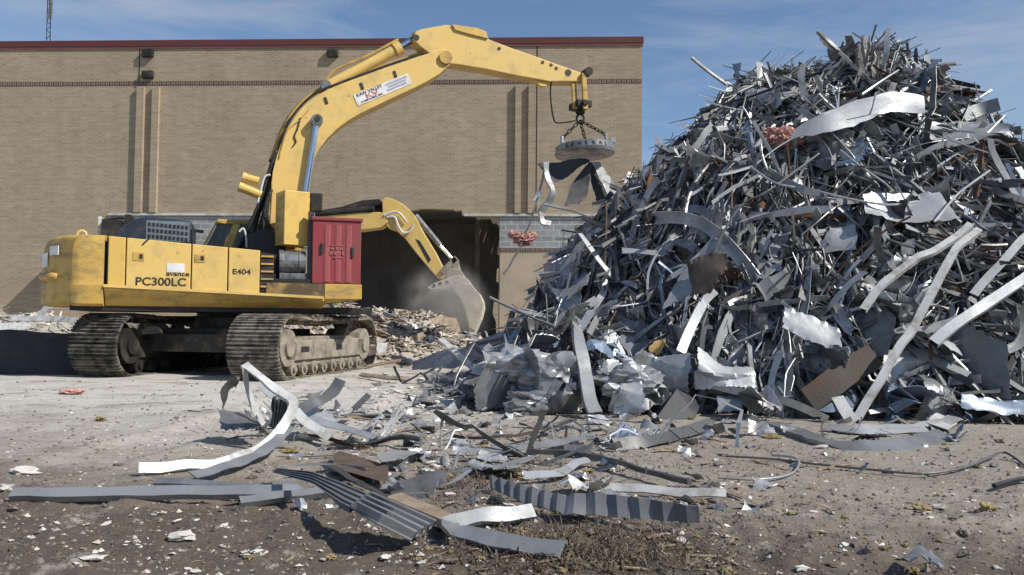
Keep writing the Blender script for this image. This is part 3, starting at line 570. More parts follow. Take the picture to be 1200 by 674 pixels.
# arm cylinder on top of the boom
mb = MB(); P = [E(*(lambda q: (q[0], 0, q[1]))(U(x, y, 0))) for x, y in ((381, 103), (392, 97), (466, 57), (472, 55), (487, 45.5))]
mb.cyl(P[0], P[2], .11, 16); mb.cyl(P[2]-(P[2]-P[0]).normalized()*.08, P[2]+(P[2]-P[0]).normalized()*.06, .14, 16); ac = mb.build('arm_cylinder', M['yellow_pale'], EX)
mb = MB(); mb.cyl(P[2], P[4], .065, 12); mb.build('piston_rod', M['chrome'], ac)
mb = MB(); mb.cyl(P[4]-ER*.09, P[4]+ER*.09, .12, 14); mb.cyl(P[0]-ER*.2, P[0]+ER*.2, .10, 14); mb.build('rod_eye', M['grey_steel'], ac)
mb = MB(); mb.tube(smooth_path([P[0]+UP*.12+ER*.08, P[1]+UP*.22+ER*.1, P[1].lerp(P[2], .5)+UP*.16+ER*.1, P[2]+UP*.17+ER*.05], 5), .025, 6); mb.build('cylinder_pipe', M['yellow_dirty_dim'], ac)
mb = MB(); plate(mb, [(374, 112), (376, 100), (384, 95), (391, 101), (390, 108)], .16, .10); plate(mb, [(374, 112), (376, 100), (384, 95), (391, 101), (390, 108)], -.10, -.16); mb.build('cylinder_bracket', M['yellow'], boom)
# arm
armo = [(484, 46), (487, 37), (494, 34), (523, 29), (545, 32), (567, 36.5), (573, 46), (600, 56.5), (626, 65.5), (655, 76), (683, 86), (686, 91), (680, 95.5), (660, 95.2), (644, 95.5), (625, 92), (605, 88.5), (570, 81), (533, 75), (520, 74), (509, 66), (500, 60), (492, 54)]
mb = MB(); plate(mb, armo, .19, -.19); arm = mb.build('arm', M['yellow_pale'], EX, bevel=.015)
mb = MB(); plate(mb, [(530, 28.5), (560, 33), (570, 37), (572, 45), (552, 40), (534, 35)], .23, .193); mb.build('arm_bracket', M['yellow'], arm)
mb = MB(); plate(mb, [(626, 93), (634, 101), (640, 101), (644, 95.5), (638, 94)], .14, .06); plate(mb, [(626, 93), (634, 101), (640, 101), (644, 95.5), (638, 94)], -.06, -.14); mb.build('arm_lug', M['yellow'], arm)
mb = MB(); u_, z_ = U(522, 68, .27); mb.cyl(E(u_, .33, z_), E(u_, -.33, z_), .13, 20); mb.build('arm_pin', M['yellow_dirty_dim'], arm)
for x, y, r_ in ((585, 57, .035), (557, 37, .05), (636, 73, .035), (646, 76, .035), (652, 80, .035), (666, 85, .07), (488, 44, .06)):
    u_, z_ = U(x, y, .195); mb = MB(); mb.cyl(E(u_, .20, z_), E(u_, .185, z_), r_, 12); mb.build('pin_hole', M['ink'], arm)
# bucket link hanging at the tip
for (x0, y0, x1, y1, v) in ((684, 89, 686, 125, .24), (684, 89, 686, 125, -.24), (672, 95, 674, 124, .12), (672, 95, 674, 124, -.12)):
    a, c = U(x0, y0, v), U(x1, y1, v); mb = MB(); X = (E(c[0], v, c[1])-E(a[0], v, a[1])); mb.box((E(a[0], v, a[1])+E(c[0], v, c[1]))/2, X.length+.12, .06, .11, (X.normalized(), ER, X.normalized().cross(ER))); mb.build('bucket_link', M['yellow_dirty_dim'], EX, bevel=.015)
u_, z_ = U(684, 88, 0); mb = MB(); mb.cyl(E(u_, .3, z_), E(u_, -.3, z_), .09, 16); mb.build('tip_pin', M['grease'], EX)
u_, z_ = U(680, 124, 0); mb = MB(); mb.box(E(u_, 0, z_), .34, .5, .14, (EH, ER, UP)); mb.cyl(E(u_, .3, z_), E(u_, -.3, z_), .07, 14); mb.cyl(E(u_, 0, z_-.06), E(u_, 0, z_-.18), .1, 12); mb.build('swivel_hook', M['grease'], EX, bevel=.02)
# feed cable dangling from the arm
mb = MB(); mb.tube(smooth_path([E(*(lambda q: (q[0], .1, q[1]))(U(x, y, .1))) for x, y in ((646, 95), (645, 110), (647, 130), (650, 142), (655, 144), (666, 143), (676, 141))], 5), .018, 6); mb.build('feed_cable', M['grease'], EX)
# hoses at the boom foot
hz = [[(300, 292), (306, 262), (314, 225), (318, 205), (322, 190)], [(294, 292), (300, 262), (311, 228), (316, 205), (321, 186)], [(288, 292), (297, 258), (308, 228), (314, 206), (320, 190)],
      [(311, 292), (308, 268), (312, 240), (318, 212)], [(280, 290), (292, 265), (305, 235), (315, 202), (324, 176)], [(322, 285), (314, 262), (313, 245), (318, 222)], [(330, 282), (318, 268), (310, 250), (317, 225)]]
for k, h in enumerate(hz): rail(h, -.05+.07*k, .036, 'black', 'hydraulic_hose', EX)
rail([(289, 290), (288, 276), (285, 268), (280, 272)], .5, .02, 'offwhite', 'hydraulic_hose', EX)
rail([(352, 138), (349, 150), (345, 160), (347, 166), (343, 172)], .285, .014, 'grease', 'boom_pipe', boom)
rail([(362, 128), (352, 140), (338, 152), (331, 170), (327, 186)], .285, .012, 'yellow_dirty_dim', 'boom_pipe', boom)
rail([(317, 205), (310, 208), (305, 226), (302, 238)], .3, .02, 'offwhite', 'hydraulic_hose', EX)
mb = MB(); mb.prism([E(u, .5, z) for u, z in [(-.10, 2.13), (.0, 2.5), (.25, 2.62), (.66, 2.55), (.66, 1.62), (.3, 1.62)]], [E(u, -.38, z) for u, z in [(-.10, 2.13), (.0, 2.5), (.25, 2.62), (.66, 2.55), (.66, 1.62), (.3, 1.62)]]); mb.build('valve_block', M['black'], EX, bevel=.04)
for (x0, y0, x1, y1) in ((285, 208, 303, 213), (281, 219, 306, 229)):
    a, c = U(x0, y0, .25), U(x1, y1, .25); mb = MB(); mb.cyl(E(a[0], .25, a[1]), E(c[0], .25, c[1]), .085, 12); o_ = mb.build('work_light', M['yellow'], boom)
    mb = MB(); dv = (E(c[0], .25, c[1])-E(a[0], .25, a[1])).normalized(); mb.cyl(E(a[0], .25, a[1])-dv*.015, E(a[0], .25, a[1])+dv*.05, .095, 12); mb.build('light_rim', M['yellow_pale'], boom)
# magnet control box (yellow) on its post, grey motor, red cabinet
bx = Vector((math.cos(PSI+.30), math.sin(PSI+.30), 0)); by = Vector((bx.y, -bx.x, 0))
u0, zb_ = U(336, 284, 1.15); u1, zt2 = U(362, 227, 1.15)
uc = U(343, 255, 1.0)[0]
mb = MB(); mb.box(E(uc, .90, (zb_+zt2)/2), .46, .46, .96, (bx, by, UP)); cb_ = mb.build('control_box', M['yellow'], EX, bevel=.012)
mb = MB(); mb.box(E(uc, .90, (zb_+zt2)/2)-bx*.233, .008, .36, .84, (bx, by, UP)); mb.build('box_side_panel', M['yellow_dirty_dim'], cb_)  # thin panel in duller yellow over the box's side face
mb = MB(); up_ = U(364.5, 260, 1.2)[0]; mb.box(E(up_, 1.2, 2.22), .10, .10, 1.3, (EH, ER, UP)); mb.build('post', M['navy'], EX)
mb = MB(); up_ = U(322, 300, 1.2)[0]; mb.box(E(up_, 1.1, 1.8), .05, .12, .6, (EH, ER, UP)); mb.build('post', M['grease'], EX)
mb = MB(); ua = U(331, 297, 1.1); ub = U(358, 300, 1.1); mb.cyl(E(ua[0], 1.05, 1.98), E(ub[0], 1.05, 1.98), .20, 22); mb.cyl(E(ua[0]-.06, 1.05, 1.98), E(ua[0]+.02, 1.05, 1.98), .22, 22); mb.cyl(E(ub[0]-.12, 1.05, 1.98), E(ub[0]-.09, 1.05, 1.98), .215, 22)
mb.box(E((ua[0]+ub[0])/2, 1.05, 1.72), .5, .34, .12, (EH, ER, UP)); mb.build('motor', M['grey_steel'], EX, bevel=.01)
mb = MB(); mb.box(E(.72, .75, 1.64), .85, 1.1, .07, (EH, ER, UP)); mb.build('step_plate', M['grease'], EX)
ra, rb = U(366, 300, 1.33)[0], U(423, 300, 1.33)[0]; rz0 = 1.606; rz1 = U(424, 260, 1.33)[1]
mb = MB(); mb.box(E((ra+rb)/2, .83, (rz0+rz1)/2), rb-ra, 1.0, rz1-rz0, (EH, ER, UP)); red = mb.build('red_cabinet', M['red'], EX, bevel=.012)
mb = MB(); mb.box(E((ra+rb)/2, .83, rz1+.025), rb-ra+.05, 1.06, .06, (EH, ER, UP)); mb.build('lid', M['red'], red, bevel=.012)
for f_ in (.30, .52, .74):
    mb = MB(); uu = ra+(rb-ra)*f_; mb.prism([E(uu-.055, 1.334, rz0+.03), E(uu-.03, 1.345, rz0+.03), E(uu+.03, 1.345, rz0+.03), E(uu+.055, 1.334, rz0+.03)], [E(uu-.055, 1.334, rz1-.08), E(uu-.03, 1.345, rz1-.08), E(uu+.03, 1.345, rz1-.08), E(uu+.055, 1.334, rz1-.08)]); mb.build('stiffening_rib', M['red_faded'], red)
for x, y in ((377.5, 291), (413, 296)):
    uu, zz = U(x, y, 1.34); mb = MB(); mb.box(E(uu, 1.355, zz), .05, .03, .19, (EH, ER, UP)); mb.build('handle', M['ink'], red, bevel=.012)
uu, zz = U(394.5, 296, 1.35); mb = MB()
for dx, dz, ww, hh in ((0, .12, .26, .014), (-.07, .07, .06, .04), (.01, .07, .05, .05), (.08, .07, .06, .05), (-.09, -.01, .05, .07), (-.02, -.01, .05, .06), (.05, -.01, .05, .06), (.11, -.01, .03, .06), (.03, -.09, .16, .02)):
    mb.box(E(uu+dx, 1.349, zz+dz), ww, .006, hh, (EH, ER, UP))
mb.build('worn_marks', M['ink_gold'], red)

# ------------------------------------------------------------------ lifting magnet, hanging on three chains
hk = E(*(lambda q: (q[0], 0, q[1]))(U(680, 136, 0))); md = hk.y
mc = PX(685.5, 176, md); MG = thing('lifting_magnet', 'round grey scrap lifting magnet hanging from chains below the yellow arm', 'magnet', mc)
tl = Vector((math.cos(.07), 0, math.sin(.07))); tu = Vector((-math.sin(.07), .03, math.cos(.07))).normalized(); tv = tu.cross(tl)
mb = MB(); R = .63; prof = [(0, -.11), (.30*R, -.12), (.9*R, -.12), (1.0*R, -.11), (1.03*R, -.05), (.99*R, -.03), (.99*R, .075), (.94*R, .10), (.6*R, .105), (.55*R, .14), (0, .14)]
nn = 40; vs = []; fs = []
for r_, h_ in prof:
    for k in range(nn): a = 2*math.pi*k/nn; vs.append(mc+(tl*math.cos(a)+tv*math.sin(a))*max(r_, .001)+tu*h_)
for i in range(len(prof)-1):
    for k in range(nn): fs.append((i*nn+k, i*nn+(k+1) % nn, (i+1)*nn+(k+1) % nn, (i+1)*nn+k))
mb.add(vs, fs); disc = mb.build('magnet_disc', M['galv'], MG)
ring = hk+Vector((0, 0, -.10))
def chain(a, b, nm, parent):
    mb = MB(); L_ = (b-a).length; n = max(3, int(L_/.085)); d = (b-a)/n
    for i in range(n):
        c = a+d*(i+.5); x = d.normalized(); o_ = x.orthogonal().normalized(); y = o_ if i % 2 else x.cross(o_)
        pts = [c+x*(math.cos(t_)*d.length*.62)+y*(math.sin(t_)*.035) for t_ in [2*math.pi*k/8 for k in range(9)]]
        mb.tube(pts, .013, 5, caps=False)
    return mb.build(nm, M['grease'], parent)
for an in (math.radians(195), math.radians(330), math.radians(80)):
    lug = mc+(tl*math.cos(an)+tv*math.sin(an))*.50+tu*.16
    chain(ring, lug+tu*.08, 'chain', MG)
    mb = MB(); mb.box(lug+tu*.05, .10, .05, .16, (tl*math.cos(an+1.57)+tv*math.sin(an+1.57), tl*math.cos(an)+tv*math.sin(an), tu)); mb.build('chain_lug', M['galv_light'], MG, bevel=.015)
mb = MB(); mb.tube([hk+Vector((math.cos(a)*.08, 0, -.06+math.sin(a)*.10)) for a in [2*math.pi*k/12 for k in range(13)]], .022, 6); mb.build('master_ring', M['grease'], MG)
for k, ch in enumerate('GENERAL'):
    a = math.radians(225+k*13.5); Rr = .99*R+.004; p = mc+(tl*math.cos(a)+tv*math.sin(a))*Rr+tu*-.02; xd = (-tl*math.sin(a)+tv*math.cos(a))
    text('lettering', ch, .10, p, xd, tu, M['ink'], disc, extr=.004)
mb = MB(); mb.box(mc+tl*.60+tu*.16, .10, .18, .10, (tl, tv, tu)); mb.build('terminal_box', M['galv_light'], MG)

# ------------------------------------------------------------------ second excavator, working at the torn opening
D2 = 24.6
def P2(x, y, off=0.0): p = PX(x, y, D2); return p+Vector((0, off, 0))
def plate2(mb, px, o0, o1): return mb.prism([P2(x, y, 0)+Vector((0, o0, 0)) for x, y in px], [P2(x, y, 0)+Vector((0, o1, 0)) for x, y in px])
c2 = P2(260, 380); c2.z = 0
X2 = thing('excavator', 'half hidden yellow excavator digging with a dusty bucket at the dark opening', 'excavator', c2)
for oy in (-1.15, 1.15):
    track(X2, Vector((c2.x-1.9, c2.y+oy, 0)), Vector((1, 0, 0)), 3.8, .95, .6, M['shoe_dirty'], 'crawler_track', 1, M['grease'])
mb = MB(); mb.box(c2+Vector((0, 0, .7)), 2.0, 1.9, .5); mb.cyl(c2+Vector((0, 0, .9)), c2+Vector((0, 0, 1.25)), .7, 24); mb.build('undercarriage_frame', M['grease'], X2)
mb = MB(); mb.box(c2+Vector((-.1, .1, 1.9)), 3.6, 2.5, 1.25); mb.build('engine_house', M['yellow_dirty_dim'], X2, bevel=.05)
mb = MB(); mb.box(c2+Vector((-1.98, .1, 1.75)), .15, 2.4, 1.0); mb.build('counterweight', M['yellow_dirty_dim'], X2, bevel=.05)
mb = MB(); mb.box(c2+Vector((1.2, .95, 2.9)), 1.4, .8, .74); cb2 = mb.build('cab', M['yellow_dirty_dim'], X2, bevel=.04)
mb = MB(); plate2(mb, [(300, 318), (300, 290), (345, 262), (385, 253), (425, 250.5), (446, 250), (455, 252), (456, 262), (448, 268), (425, 271), (390, 275), (345, 290), (322, 318)], -.28, .28); mb.build('boom', M['yellow_pale'], X2, bevel=.02)
mb = MB(); mb.cyl(P2(372, 251), P2(446, 238.5), .10, 12); mb.cyl(P2(372, 252.5, -.25), P2(440, 246, -.25), .09, 12); plate2(mb, [(378, 249), (424, 234.5), (444, 233), (449, 238), (448, 249), (400, 252)], .05, .2); mb.build('arm_cylinder', M['grease'], X2)
ao = [(449, 236), (452, 232.5), (459, 233.5), (472, 239.5), (480, 246), (488, 255), (497, 273), (511, 296), (520, 314), (527, 322), (524, 330), (514, 327), (505, 317), (490, 299), (476, 281), (466, 272), (456, 268), (450, 258)]
mb = MB(); plate2(mb, ao, -.22, .22); a2 = mb.build('arm', M['yellow_pale'], X2, bevel=.02)
mb = MB(); plate2(mb, [(488, 281), (493, 283), (506, 305), (503, 309)], -.228, -.222); mb.build('arm_mark', M['ink'], a2)
for px_, v in (([(455, 256), (464, 256), (468, 266), (474, 274), (482, 272), (486, 265)], -.28), ([(452, 254), (462, 250), (470, 252), (478, 262)], -.29)):
    mb = MB(); mb.tube(smooth_path([P2(x, y, v) for x, y in px_], 5), .035, 6); mb.build('hydraulic_hose', M['offwhite'], a2)
mb = MB(); mb.cyl(P2(487, 253, -.05), P2(516, 288, -.05), .085, 12); bc2 = mb.build('bucket_cylinder', M['grey_steel'], X2)
mb = MB(); mb.cyl(P2(515, 287, -.05), P2(533, 307, -.05), .05, 10); mb.build('piston_rod', M['chrome'], bc2)
for q0, q1, v in (((533, 306), (521, 318), -.3), ((533, 306), (538, 323), -.3), ((533, 306), (521, 318), .3), ((533, 306), (538, 323), .3)):
    mb = MB(); a, b_ = P2(*q0, v), P2(*q1, v); X = (b_-a); mb.box((a+b_)/2, X.length+.2, .07, .17, (X.normalized(), Vector((0, 1, 0)), X.normalized().cross(Vector((0, 1, 0))))); mb.build('bucket_link', M['dust'], X2, bevel=.02)
# bucket: curved shell between two rounded cheeks, teeth down
shell = [(503, 338), (511, 333), (521, 329), (531, 325), (541, 324), (549, 328), (553, 334), (557, 340), (563, 345), (567, 353), (568, 362), (565, 374), (560, 385), (556, 394)]
inn = [(551, 390), (548, 375), (544, 360), (538, 348), (528, 341), (514, 340), (506, 341)]
bk = MB(); plate2(bk, shell+inn, -.62, .62); bkt = bk.build('bucket', M['dust_pale'], X2, bevel=.02)
mb = MB(); plate2(mb, [(530, 338), (541, 332), (553, 334), (563, 345), (568, 357), (566, 370), (558, 388), (551, 384), (547, 366), (540, 350)], -.66, -.60); mb.build('bucket_cheek', M['dust_pale'], bkt, bevel=.02)
for k in range(5):
    mb = MB(); o_ = -.55+k*.27; a = P2(554, 391, o_); b_ = P2(551, 401, o_); mb.tube([a, b_], [.07, .03], 6); mb.build('bucket_tooth', M['grease'], bkt)
for x, y in ((511, 336), (518, 333.5), (526, 332)):
    mb = MB(); mb.cyl(P2(x, y, -.634), P2(x, y, -.61), .05, 12); mb.build('bolt_hole', M['ink'], bkt)
for o_ in (-.40, .32):
    mb = MB(); plate2(mb, [(522, 322), (532, 315), (541, 318), (546, 326), (538, 332), (526, 331)], o_, o_+.08); mb.build('bucket_ear', M['dust'], bkt, bevel=.02)
# ------------------------------------------------------------------ strips, sheets and lumps of scrap
def flat_prof(w, t=.006): return [(-w/2, 0), (w/2, 0), (w/2, t), (-w/2, t)]
def chan_prof(w, h, t=.005): return [(-w/2, -h), (-w/2, 0), (w/2, 0), (w/2, -h), (w/2-t, -h), (w/2-t, -t), (-w/2+t, -t), (-w/2+t, -h)]
def ang_prof(w, h, t=.006): return [(-w/2, -h), (-w/2, 0), (w/2, 0), (w/2, -t), (-w/2+t, -t), (-w/2+t, -h)]
def deck_prof(w, h, n=3, t=.006):
    tops = []
    for i in range(n):
        a = -w/2+w*i/n; d = w/n
        tops += [(a, 0), (a+d*.15, 0), (a+d*.28, h), (a+d*.72, h), (a+d*.85, 0)]
    tops.append((w/2, 0))
    return tops+[(x, y-t) for x, y in tops[::-1]]
def ribbon(mb, pts, prof, up=UP, twist=None, crump=0.0, seed=0, wscale=None, cf=3.1):
    pts = [Vector(p) for p in pts]; n = len(pts); m = len(prof); vs = []
    for i, p in enumerate(pts):
        t = (pts[min(i+1, n-1)]-pts[max(i-1, 0)]).normalized()
        u = up(i/(n-1)) if callable(up) else up
        s = t.cross(u)
        if s.length < 1e-3: s = t.orthogonal()
        s.normalize(); q = s.cross(t)
        a = twist[i] if twist else 0.0
        s, q = s*math.cos(a)+q*math.sin(a), q*math.cos(a)-s*math.sin(a)
        k = wscale[i] if wscale else 1.0
        for x, y in prof:
            v = p+s*(x*k)+q*(y*k)
            if crump: v = v+mnoise.noise_vector(v*cf+Vector((seed*7.3, 0, 0)))*crump
            vs.append(v)
    fs = [(i*m+k, i*m+(k+1) % m, (i+1)*m+(k+1) % m, (i+1)*m+k) for i in range(n-1) for k in range(m)]
    fs += [tuple(range(m))[::-1], tuple(range((n-1)*m, n*m))]
    return mb.add(vs, fs)
def resample(P, n):
    P = [Vector(p) for p in P]; L_ = [0]
    for a, b in zip(P, P[1:]): L_.append(L_[-1]+(b-a).length)
    o = []
    for k in range(n):
        s = L_[-1]*k/(n-1); i = 0
        while i < len(P)-2 and L_[i+1] < s: i += 1
        f = (s-L_[i])/max(1e-9, L_[i+1]-L_[i]); o.append(P[i].lerp(P[i+1], f))
    return o
def panel(mb, A, B, nu=14, nv=6, crump=0.03, freq=3.0, seed=0, corr=0, amp=0.0, t=.006, ragged=0.0, cv=0):
    """sheet metal between two edge lines, crumpled and with real thickness"""
    A = resample(A, nu); B = resample(B, nu); f = []; b_ = []
    n0_ = ((A[-1]-A[0]).cross(B[0]-A[0])); n0_ = n0_.normalized() if n0_.length > 1e-6 else UP
    R = random.Random(seed)
    ext = max((A[-1]-A[0]).length, (B[0]-A[0]).length); cr = []
    for _ in range(6):
        o_ = A[0].lerp(A[-1], R.random()).lerp(B[0].lerp(B[-1], R.random()), R.random()); dv = Vector((R.gauss(0, 1), R.gauss(0, 1), R.gauss(0, 1))).normalized(); cr.append((o_, dv, R.choice((-1, 1))*R.uniform(.5, 1.3)))
    for i in range(nu):
        nrm = (A[min(i+2, nu-1)]-A[max(i-2, 0)]).cross(B[i]-A[i]); nrm = nrm.normalized() if nrm.length > 1e-7 else n0_
        if nrm.dot(n0_) < -.2: nrm = -nrm
        for j in range(nv):
            p = A[i].lerp(B[i], j/(nv-1)); h = 0
            if corr:
                ph = (i/(nu-1)*corr) % 1.0; h += amp*(1 if .2 < ph < .7 else 0) if amp > 0 else -amp*abs(2*ph-1)
            if cv:
                ph = (j/(nv-1)*cv) % 1.0; h += amp*(1 if .25 < ph < .75 else 0)
            q = p*freq+Vector((seed*3.7, seed*1.3, 0))
            h += crump*(.35*mnoise.noise(q*.45)+.08*mnoise.noise(q*2.1)+sum(k_*(abs((p-o_).dot(dv))/ext-.2) for o_, dv, k_ in cr)*1.5)
            off = mnoise.noise_vector(q*.5)*crump*.2
            if ragged and (i in (0, nu-1) or j in (0, nv-1)): off += Vector((R.uniform(-1, 1), R.uniform(-1, 1), R.uniform(-1, 1)))*ragged
            f.append(p+nrm*h+off); b_.append(p+nrm*(h-t)+off)
    N_ = nu*nv; ix = lambda i, j: i*nv+j
    fs = []
    for i in range(nu-1):
        for j in range(nv-1): fs.append((ix(i, j), ix(i+1, j), ix(i+1, j+1), ix(i, j+1))); fs.append((N_+ix(i, j), N_+ix(i, j+1), N_+ix(i+1, j+1), N_+ix(i+1, j)))
    rim = [ix(i, 0) for i in range(nu)]+[ix(nu-1, j) for j in range(1, nv)]+[ix(i, nv-1) for i in range(nu-2, -1, -1)]+[ix(0, j) for j in range(nv-2, 0, -1)]
    for a, c in zip(rim, rim[1:]+rim[:1]): fs.append((a, N_+a, N_+c, c))
    return mb.add(f+b_, fs)
def lump(mb, c, r, sub=3, amp=.35, freq=2.0, seed=0, squash=(1, 1, 1), rot=None):
    import bmesh
    bm = bmesh.new(); bmesh.ops.create_icosphere(bm, subdivisions=sub, radius=1.0)
    vs = []
    for v in bm.verts:
        p = v.co.copy(); q = p*freq+Vector((seed*5.1, seed*2.7, seed))
        k = 1+amp*(mnoise.noise(q)+.6*mnoise.noise(q*2.4)+.35*mnoise.noise(q*5.1))
        p = Vector((p.x*squash[0], p.y*squash[1], p.z*squash[2]))*(k*r)
        if rot: p = rot @ p
        vs.append(Vector(c)+p)
    fs = [tuple(v.index for v in f.verts) for f in bm.faces]; bm.free(); return mb.add(vs, fs)

# ------------------------------------------------------------------ the scrap pile: its overall shape
PC = Vector((5.3, 12.9, 0))
RADS = [0, 1.0, 1.7, 2.2, 3.1, 3.9, 4.7, 5.5, 6.2]; HTS = [4.98, 4.92, 4.70, 4.28, 3.4, 2.65, 1.75, .70, 0]
def hp_np(x, y):
    dx = x-PC.x; dy = y-PC.y
    dx = np.where(dx < 0, dx*1.05, dx*1.25+.45*np.exp(-((dx-1.6)/.7)**2)); dy = np.where(dy < 0, dy*1.36, dy*1.15)
    r = (np.abs(dx)**2.35+np.abs(dy)**2.35)**(1/2.35)
    h = np.interp(r, RADS, HTS)
    h = h+.16*np.exp(-((x-5.65)**2+(y-12.7)**2)/.16)
    h = h+(.46*vnoise(x+3, y+1, .8)+.24*vnoise(x, y, 1.9))*np.clip(h/1.2, 0, 1)
    h = np.maximum(h, .92*np.exp(-(((x-.78)/1.0)**2+((y-10.3)/1.0)**2)**1.4))
    return np.maximum(h, 0)
def hp(x, y): return float(hp_np(np.array([float(x)]), np.array([float(y)]))[0])
def hpn(x, y):
    e = .12; return Vector((-(hp(x+e, y)-hp(x-e, y))/(2*e), -(hp(x, y+e)-hp(x, y-e))/(2*e), 1)).normalized()
def hit(x, y):         # where the pixel ray meets the heap
    d = ray(x, y); s = 5.0
    T_ = np.arange(5, 22, .04); X = d.x*T_; Y = d.y*T_; Z = HC+d.z*T_
    k = np.nonzero(Z < hp_np(X, Y)+ 0.0)[0]
    if len(k) == 0: return None
    t_ = T_[k[0]]; return Vector((d.x*t_, d.y*t_, HC+d.z*t_))
def Q(x, y, off=.15):  # point a little in front of the heap surface
    p = hit(x, y)
    if p is None or p.z < .02:
        # beside the silhouette: nearest depth found by sliding towards the heap's middle
        for k in range(1, 60):
            q = hit(x+(880-x)*k/60, y+(330-y)*k/60)
            if q is not None and q.z > .05: return PX(x, y, q.y-off)
        return PX(x, y, 12.5)
    return PX(x, y, p.y-off)
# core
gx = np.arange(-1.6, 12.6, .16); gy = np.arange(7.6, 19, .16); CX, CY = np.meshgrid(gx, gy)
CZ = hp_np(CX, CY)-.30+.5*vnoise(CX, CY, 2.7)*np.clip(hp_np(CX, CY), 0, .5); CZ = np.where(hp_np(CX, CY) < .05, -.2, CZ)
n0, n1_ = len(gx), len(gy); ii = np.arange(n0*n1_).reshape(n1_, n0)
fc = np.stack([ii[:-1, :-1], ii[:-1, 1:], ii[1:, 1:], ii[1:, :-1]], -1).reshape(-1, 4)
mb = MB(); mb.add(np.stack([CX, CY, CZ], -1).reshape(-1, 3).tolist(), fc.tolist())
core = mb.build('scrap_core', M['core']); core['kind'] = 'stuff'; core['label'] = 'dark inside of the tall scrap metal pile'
# fine tangle: thousands of small bits as one mass
R = random.Random(11); mb = MB(); cnt = 0
def rand_piece(mb, c, d, nrm, Ln, wd, R):
    k = 4; P = []; s = d.cross(nrm).normalized(); a1 = R.uniform(-.7, .7); a2 = R.uniform(-.7, .7); p = c-d*Ln*.5; dd = d.copy()
    for i in range(k):
        P.append(p.copy()); p = p+dd*(Ln/(k-1)); dd = (dd+s*a1*.5+nrm*a2*.5*R.uniform(.3, 1)).normalized()
    tw = R.uniform(0, 3.1); t2 = R.uniform(-.6, .6)
    ribbon(mb, P, [(-wd/2, 0), (wd/2, 0), (wd/2, .008), (-wd/2, .008)] if R.random() < .55 else [(-wd/2, -wd*.4), (-wd/2, 0), (wd/2, 0), (wd/2-.005, -.006), (-wd/2+.006, -.006)], nrm, [tw+t2*i for i in range(k)])
def tangent(nrm, ang):
    down = Vector((nrm.x, nrm.y, 0)); down = down.normalized() if down.length > 1e-3 else Vector((1, 0, 0))
    down = (down-nrm*down.dot(nrm)).normalized(); side = nrm.cross(down); return down*math.cos(ang)+side*math.sin(ang)
while cnt < 9500:
    x = R.uniform(-1.0, 11.4); y = R.uniform(8.0, 18); h = hp(x, y)
    if h < .06 or (y > 13.6 and R.random() < .6): continue
    nrm = hpn(x, y); d = tangent(nrm, R.gauss(0, .45 if x < 3.6 else .85)); d = (d+nrm*R.gauss(.03, .2)).normalized()
    rand_piece(mb, Vector((x, y, h+R.uniform(-.22, .06))), d, nrm, R.uniform(.35, 1.5), R.choice((.010, .012, .015, .02, .03, .045, .06, .09)), R); cnt += 1
tg = mb.build('scrap_tangle', M['stuff_metal']); tg['kind'] = 'stuff'; tg['label'] = 'mass of small tangled grey metal bits filling the tall scrap pile'

# ------------------------------------------------------------------ single scrap pieces: a library of bent shapes, then copies
def lib_path(R, Ln, style):
    n = 14; P = []; p = Vector((0, 0, 0)); d = Vector((1, 0, 0))
    kinks = sorted(R.sample(range(2, n-2), R.choice((2, 3)))) if style == 'kinked' else []
    bend = R.uniform(-.16, .16) if style in ('bowed', 'twisted') else R.uniform(-.02, .02); bz = R.uniform(-.10, .10) if style != 'straight' else 0
    if style == 'curled': bend = R.choice((-1, 1))*R.uniform(.15, .3); bz = R.uniform(-.2, .2)
    for i in range(n):
        P.append(p.copy()); p = p+d*(Ln/(n-1)); a = bend; b_ = bz
        if i in kinks: a += R.choice((-1, 1))*R.uniform(.5, 1.4); b_ += R.uniform(-.9, .9)
        elif style in ('kinked', 'twisted') and R.random() < .3: a += R.uniform(-.35, .35); b_ += R.uniform(-.25, .25)
        d = (Matrix.Rotation(a, 3, 'Z') @ Matrix.Rotation(b_, 3, 'Y') @ d).normalized()
    c = sum(P, Vector())/n; P = [q-c for q in P]
    ax = (P[-1]-P[0]).normalized() if (P[-1]-P[0]).length > .05 else Vector((1, 0, 0)); rot = ax.rotation_difference(Vector((1, 0, 0)))
    return [rot @ q for q in P]
def lib_mesh(name, mb, m):
    o = mb.build(name, m, None, None); me = o.data; bpy.data.objects.remove(o); return me
LIB = {}
RL = random.Random(5)
MT = {'galv': 'mid grey', 'galv_light': 'pale silvery', 'galv_dark': 'dark grey', 'blue_steel': 'bluish grey', 'scrap_white': 'white coated', 'rust': 'rusty brown', 'grey_paint': 'dull grey'}
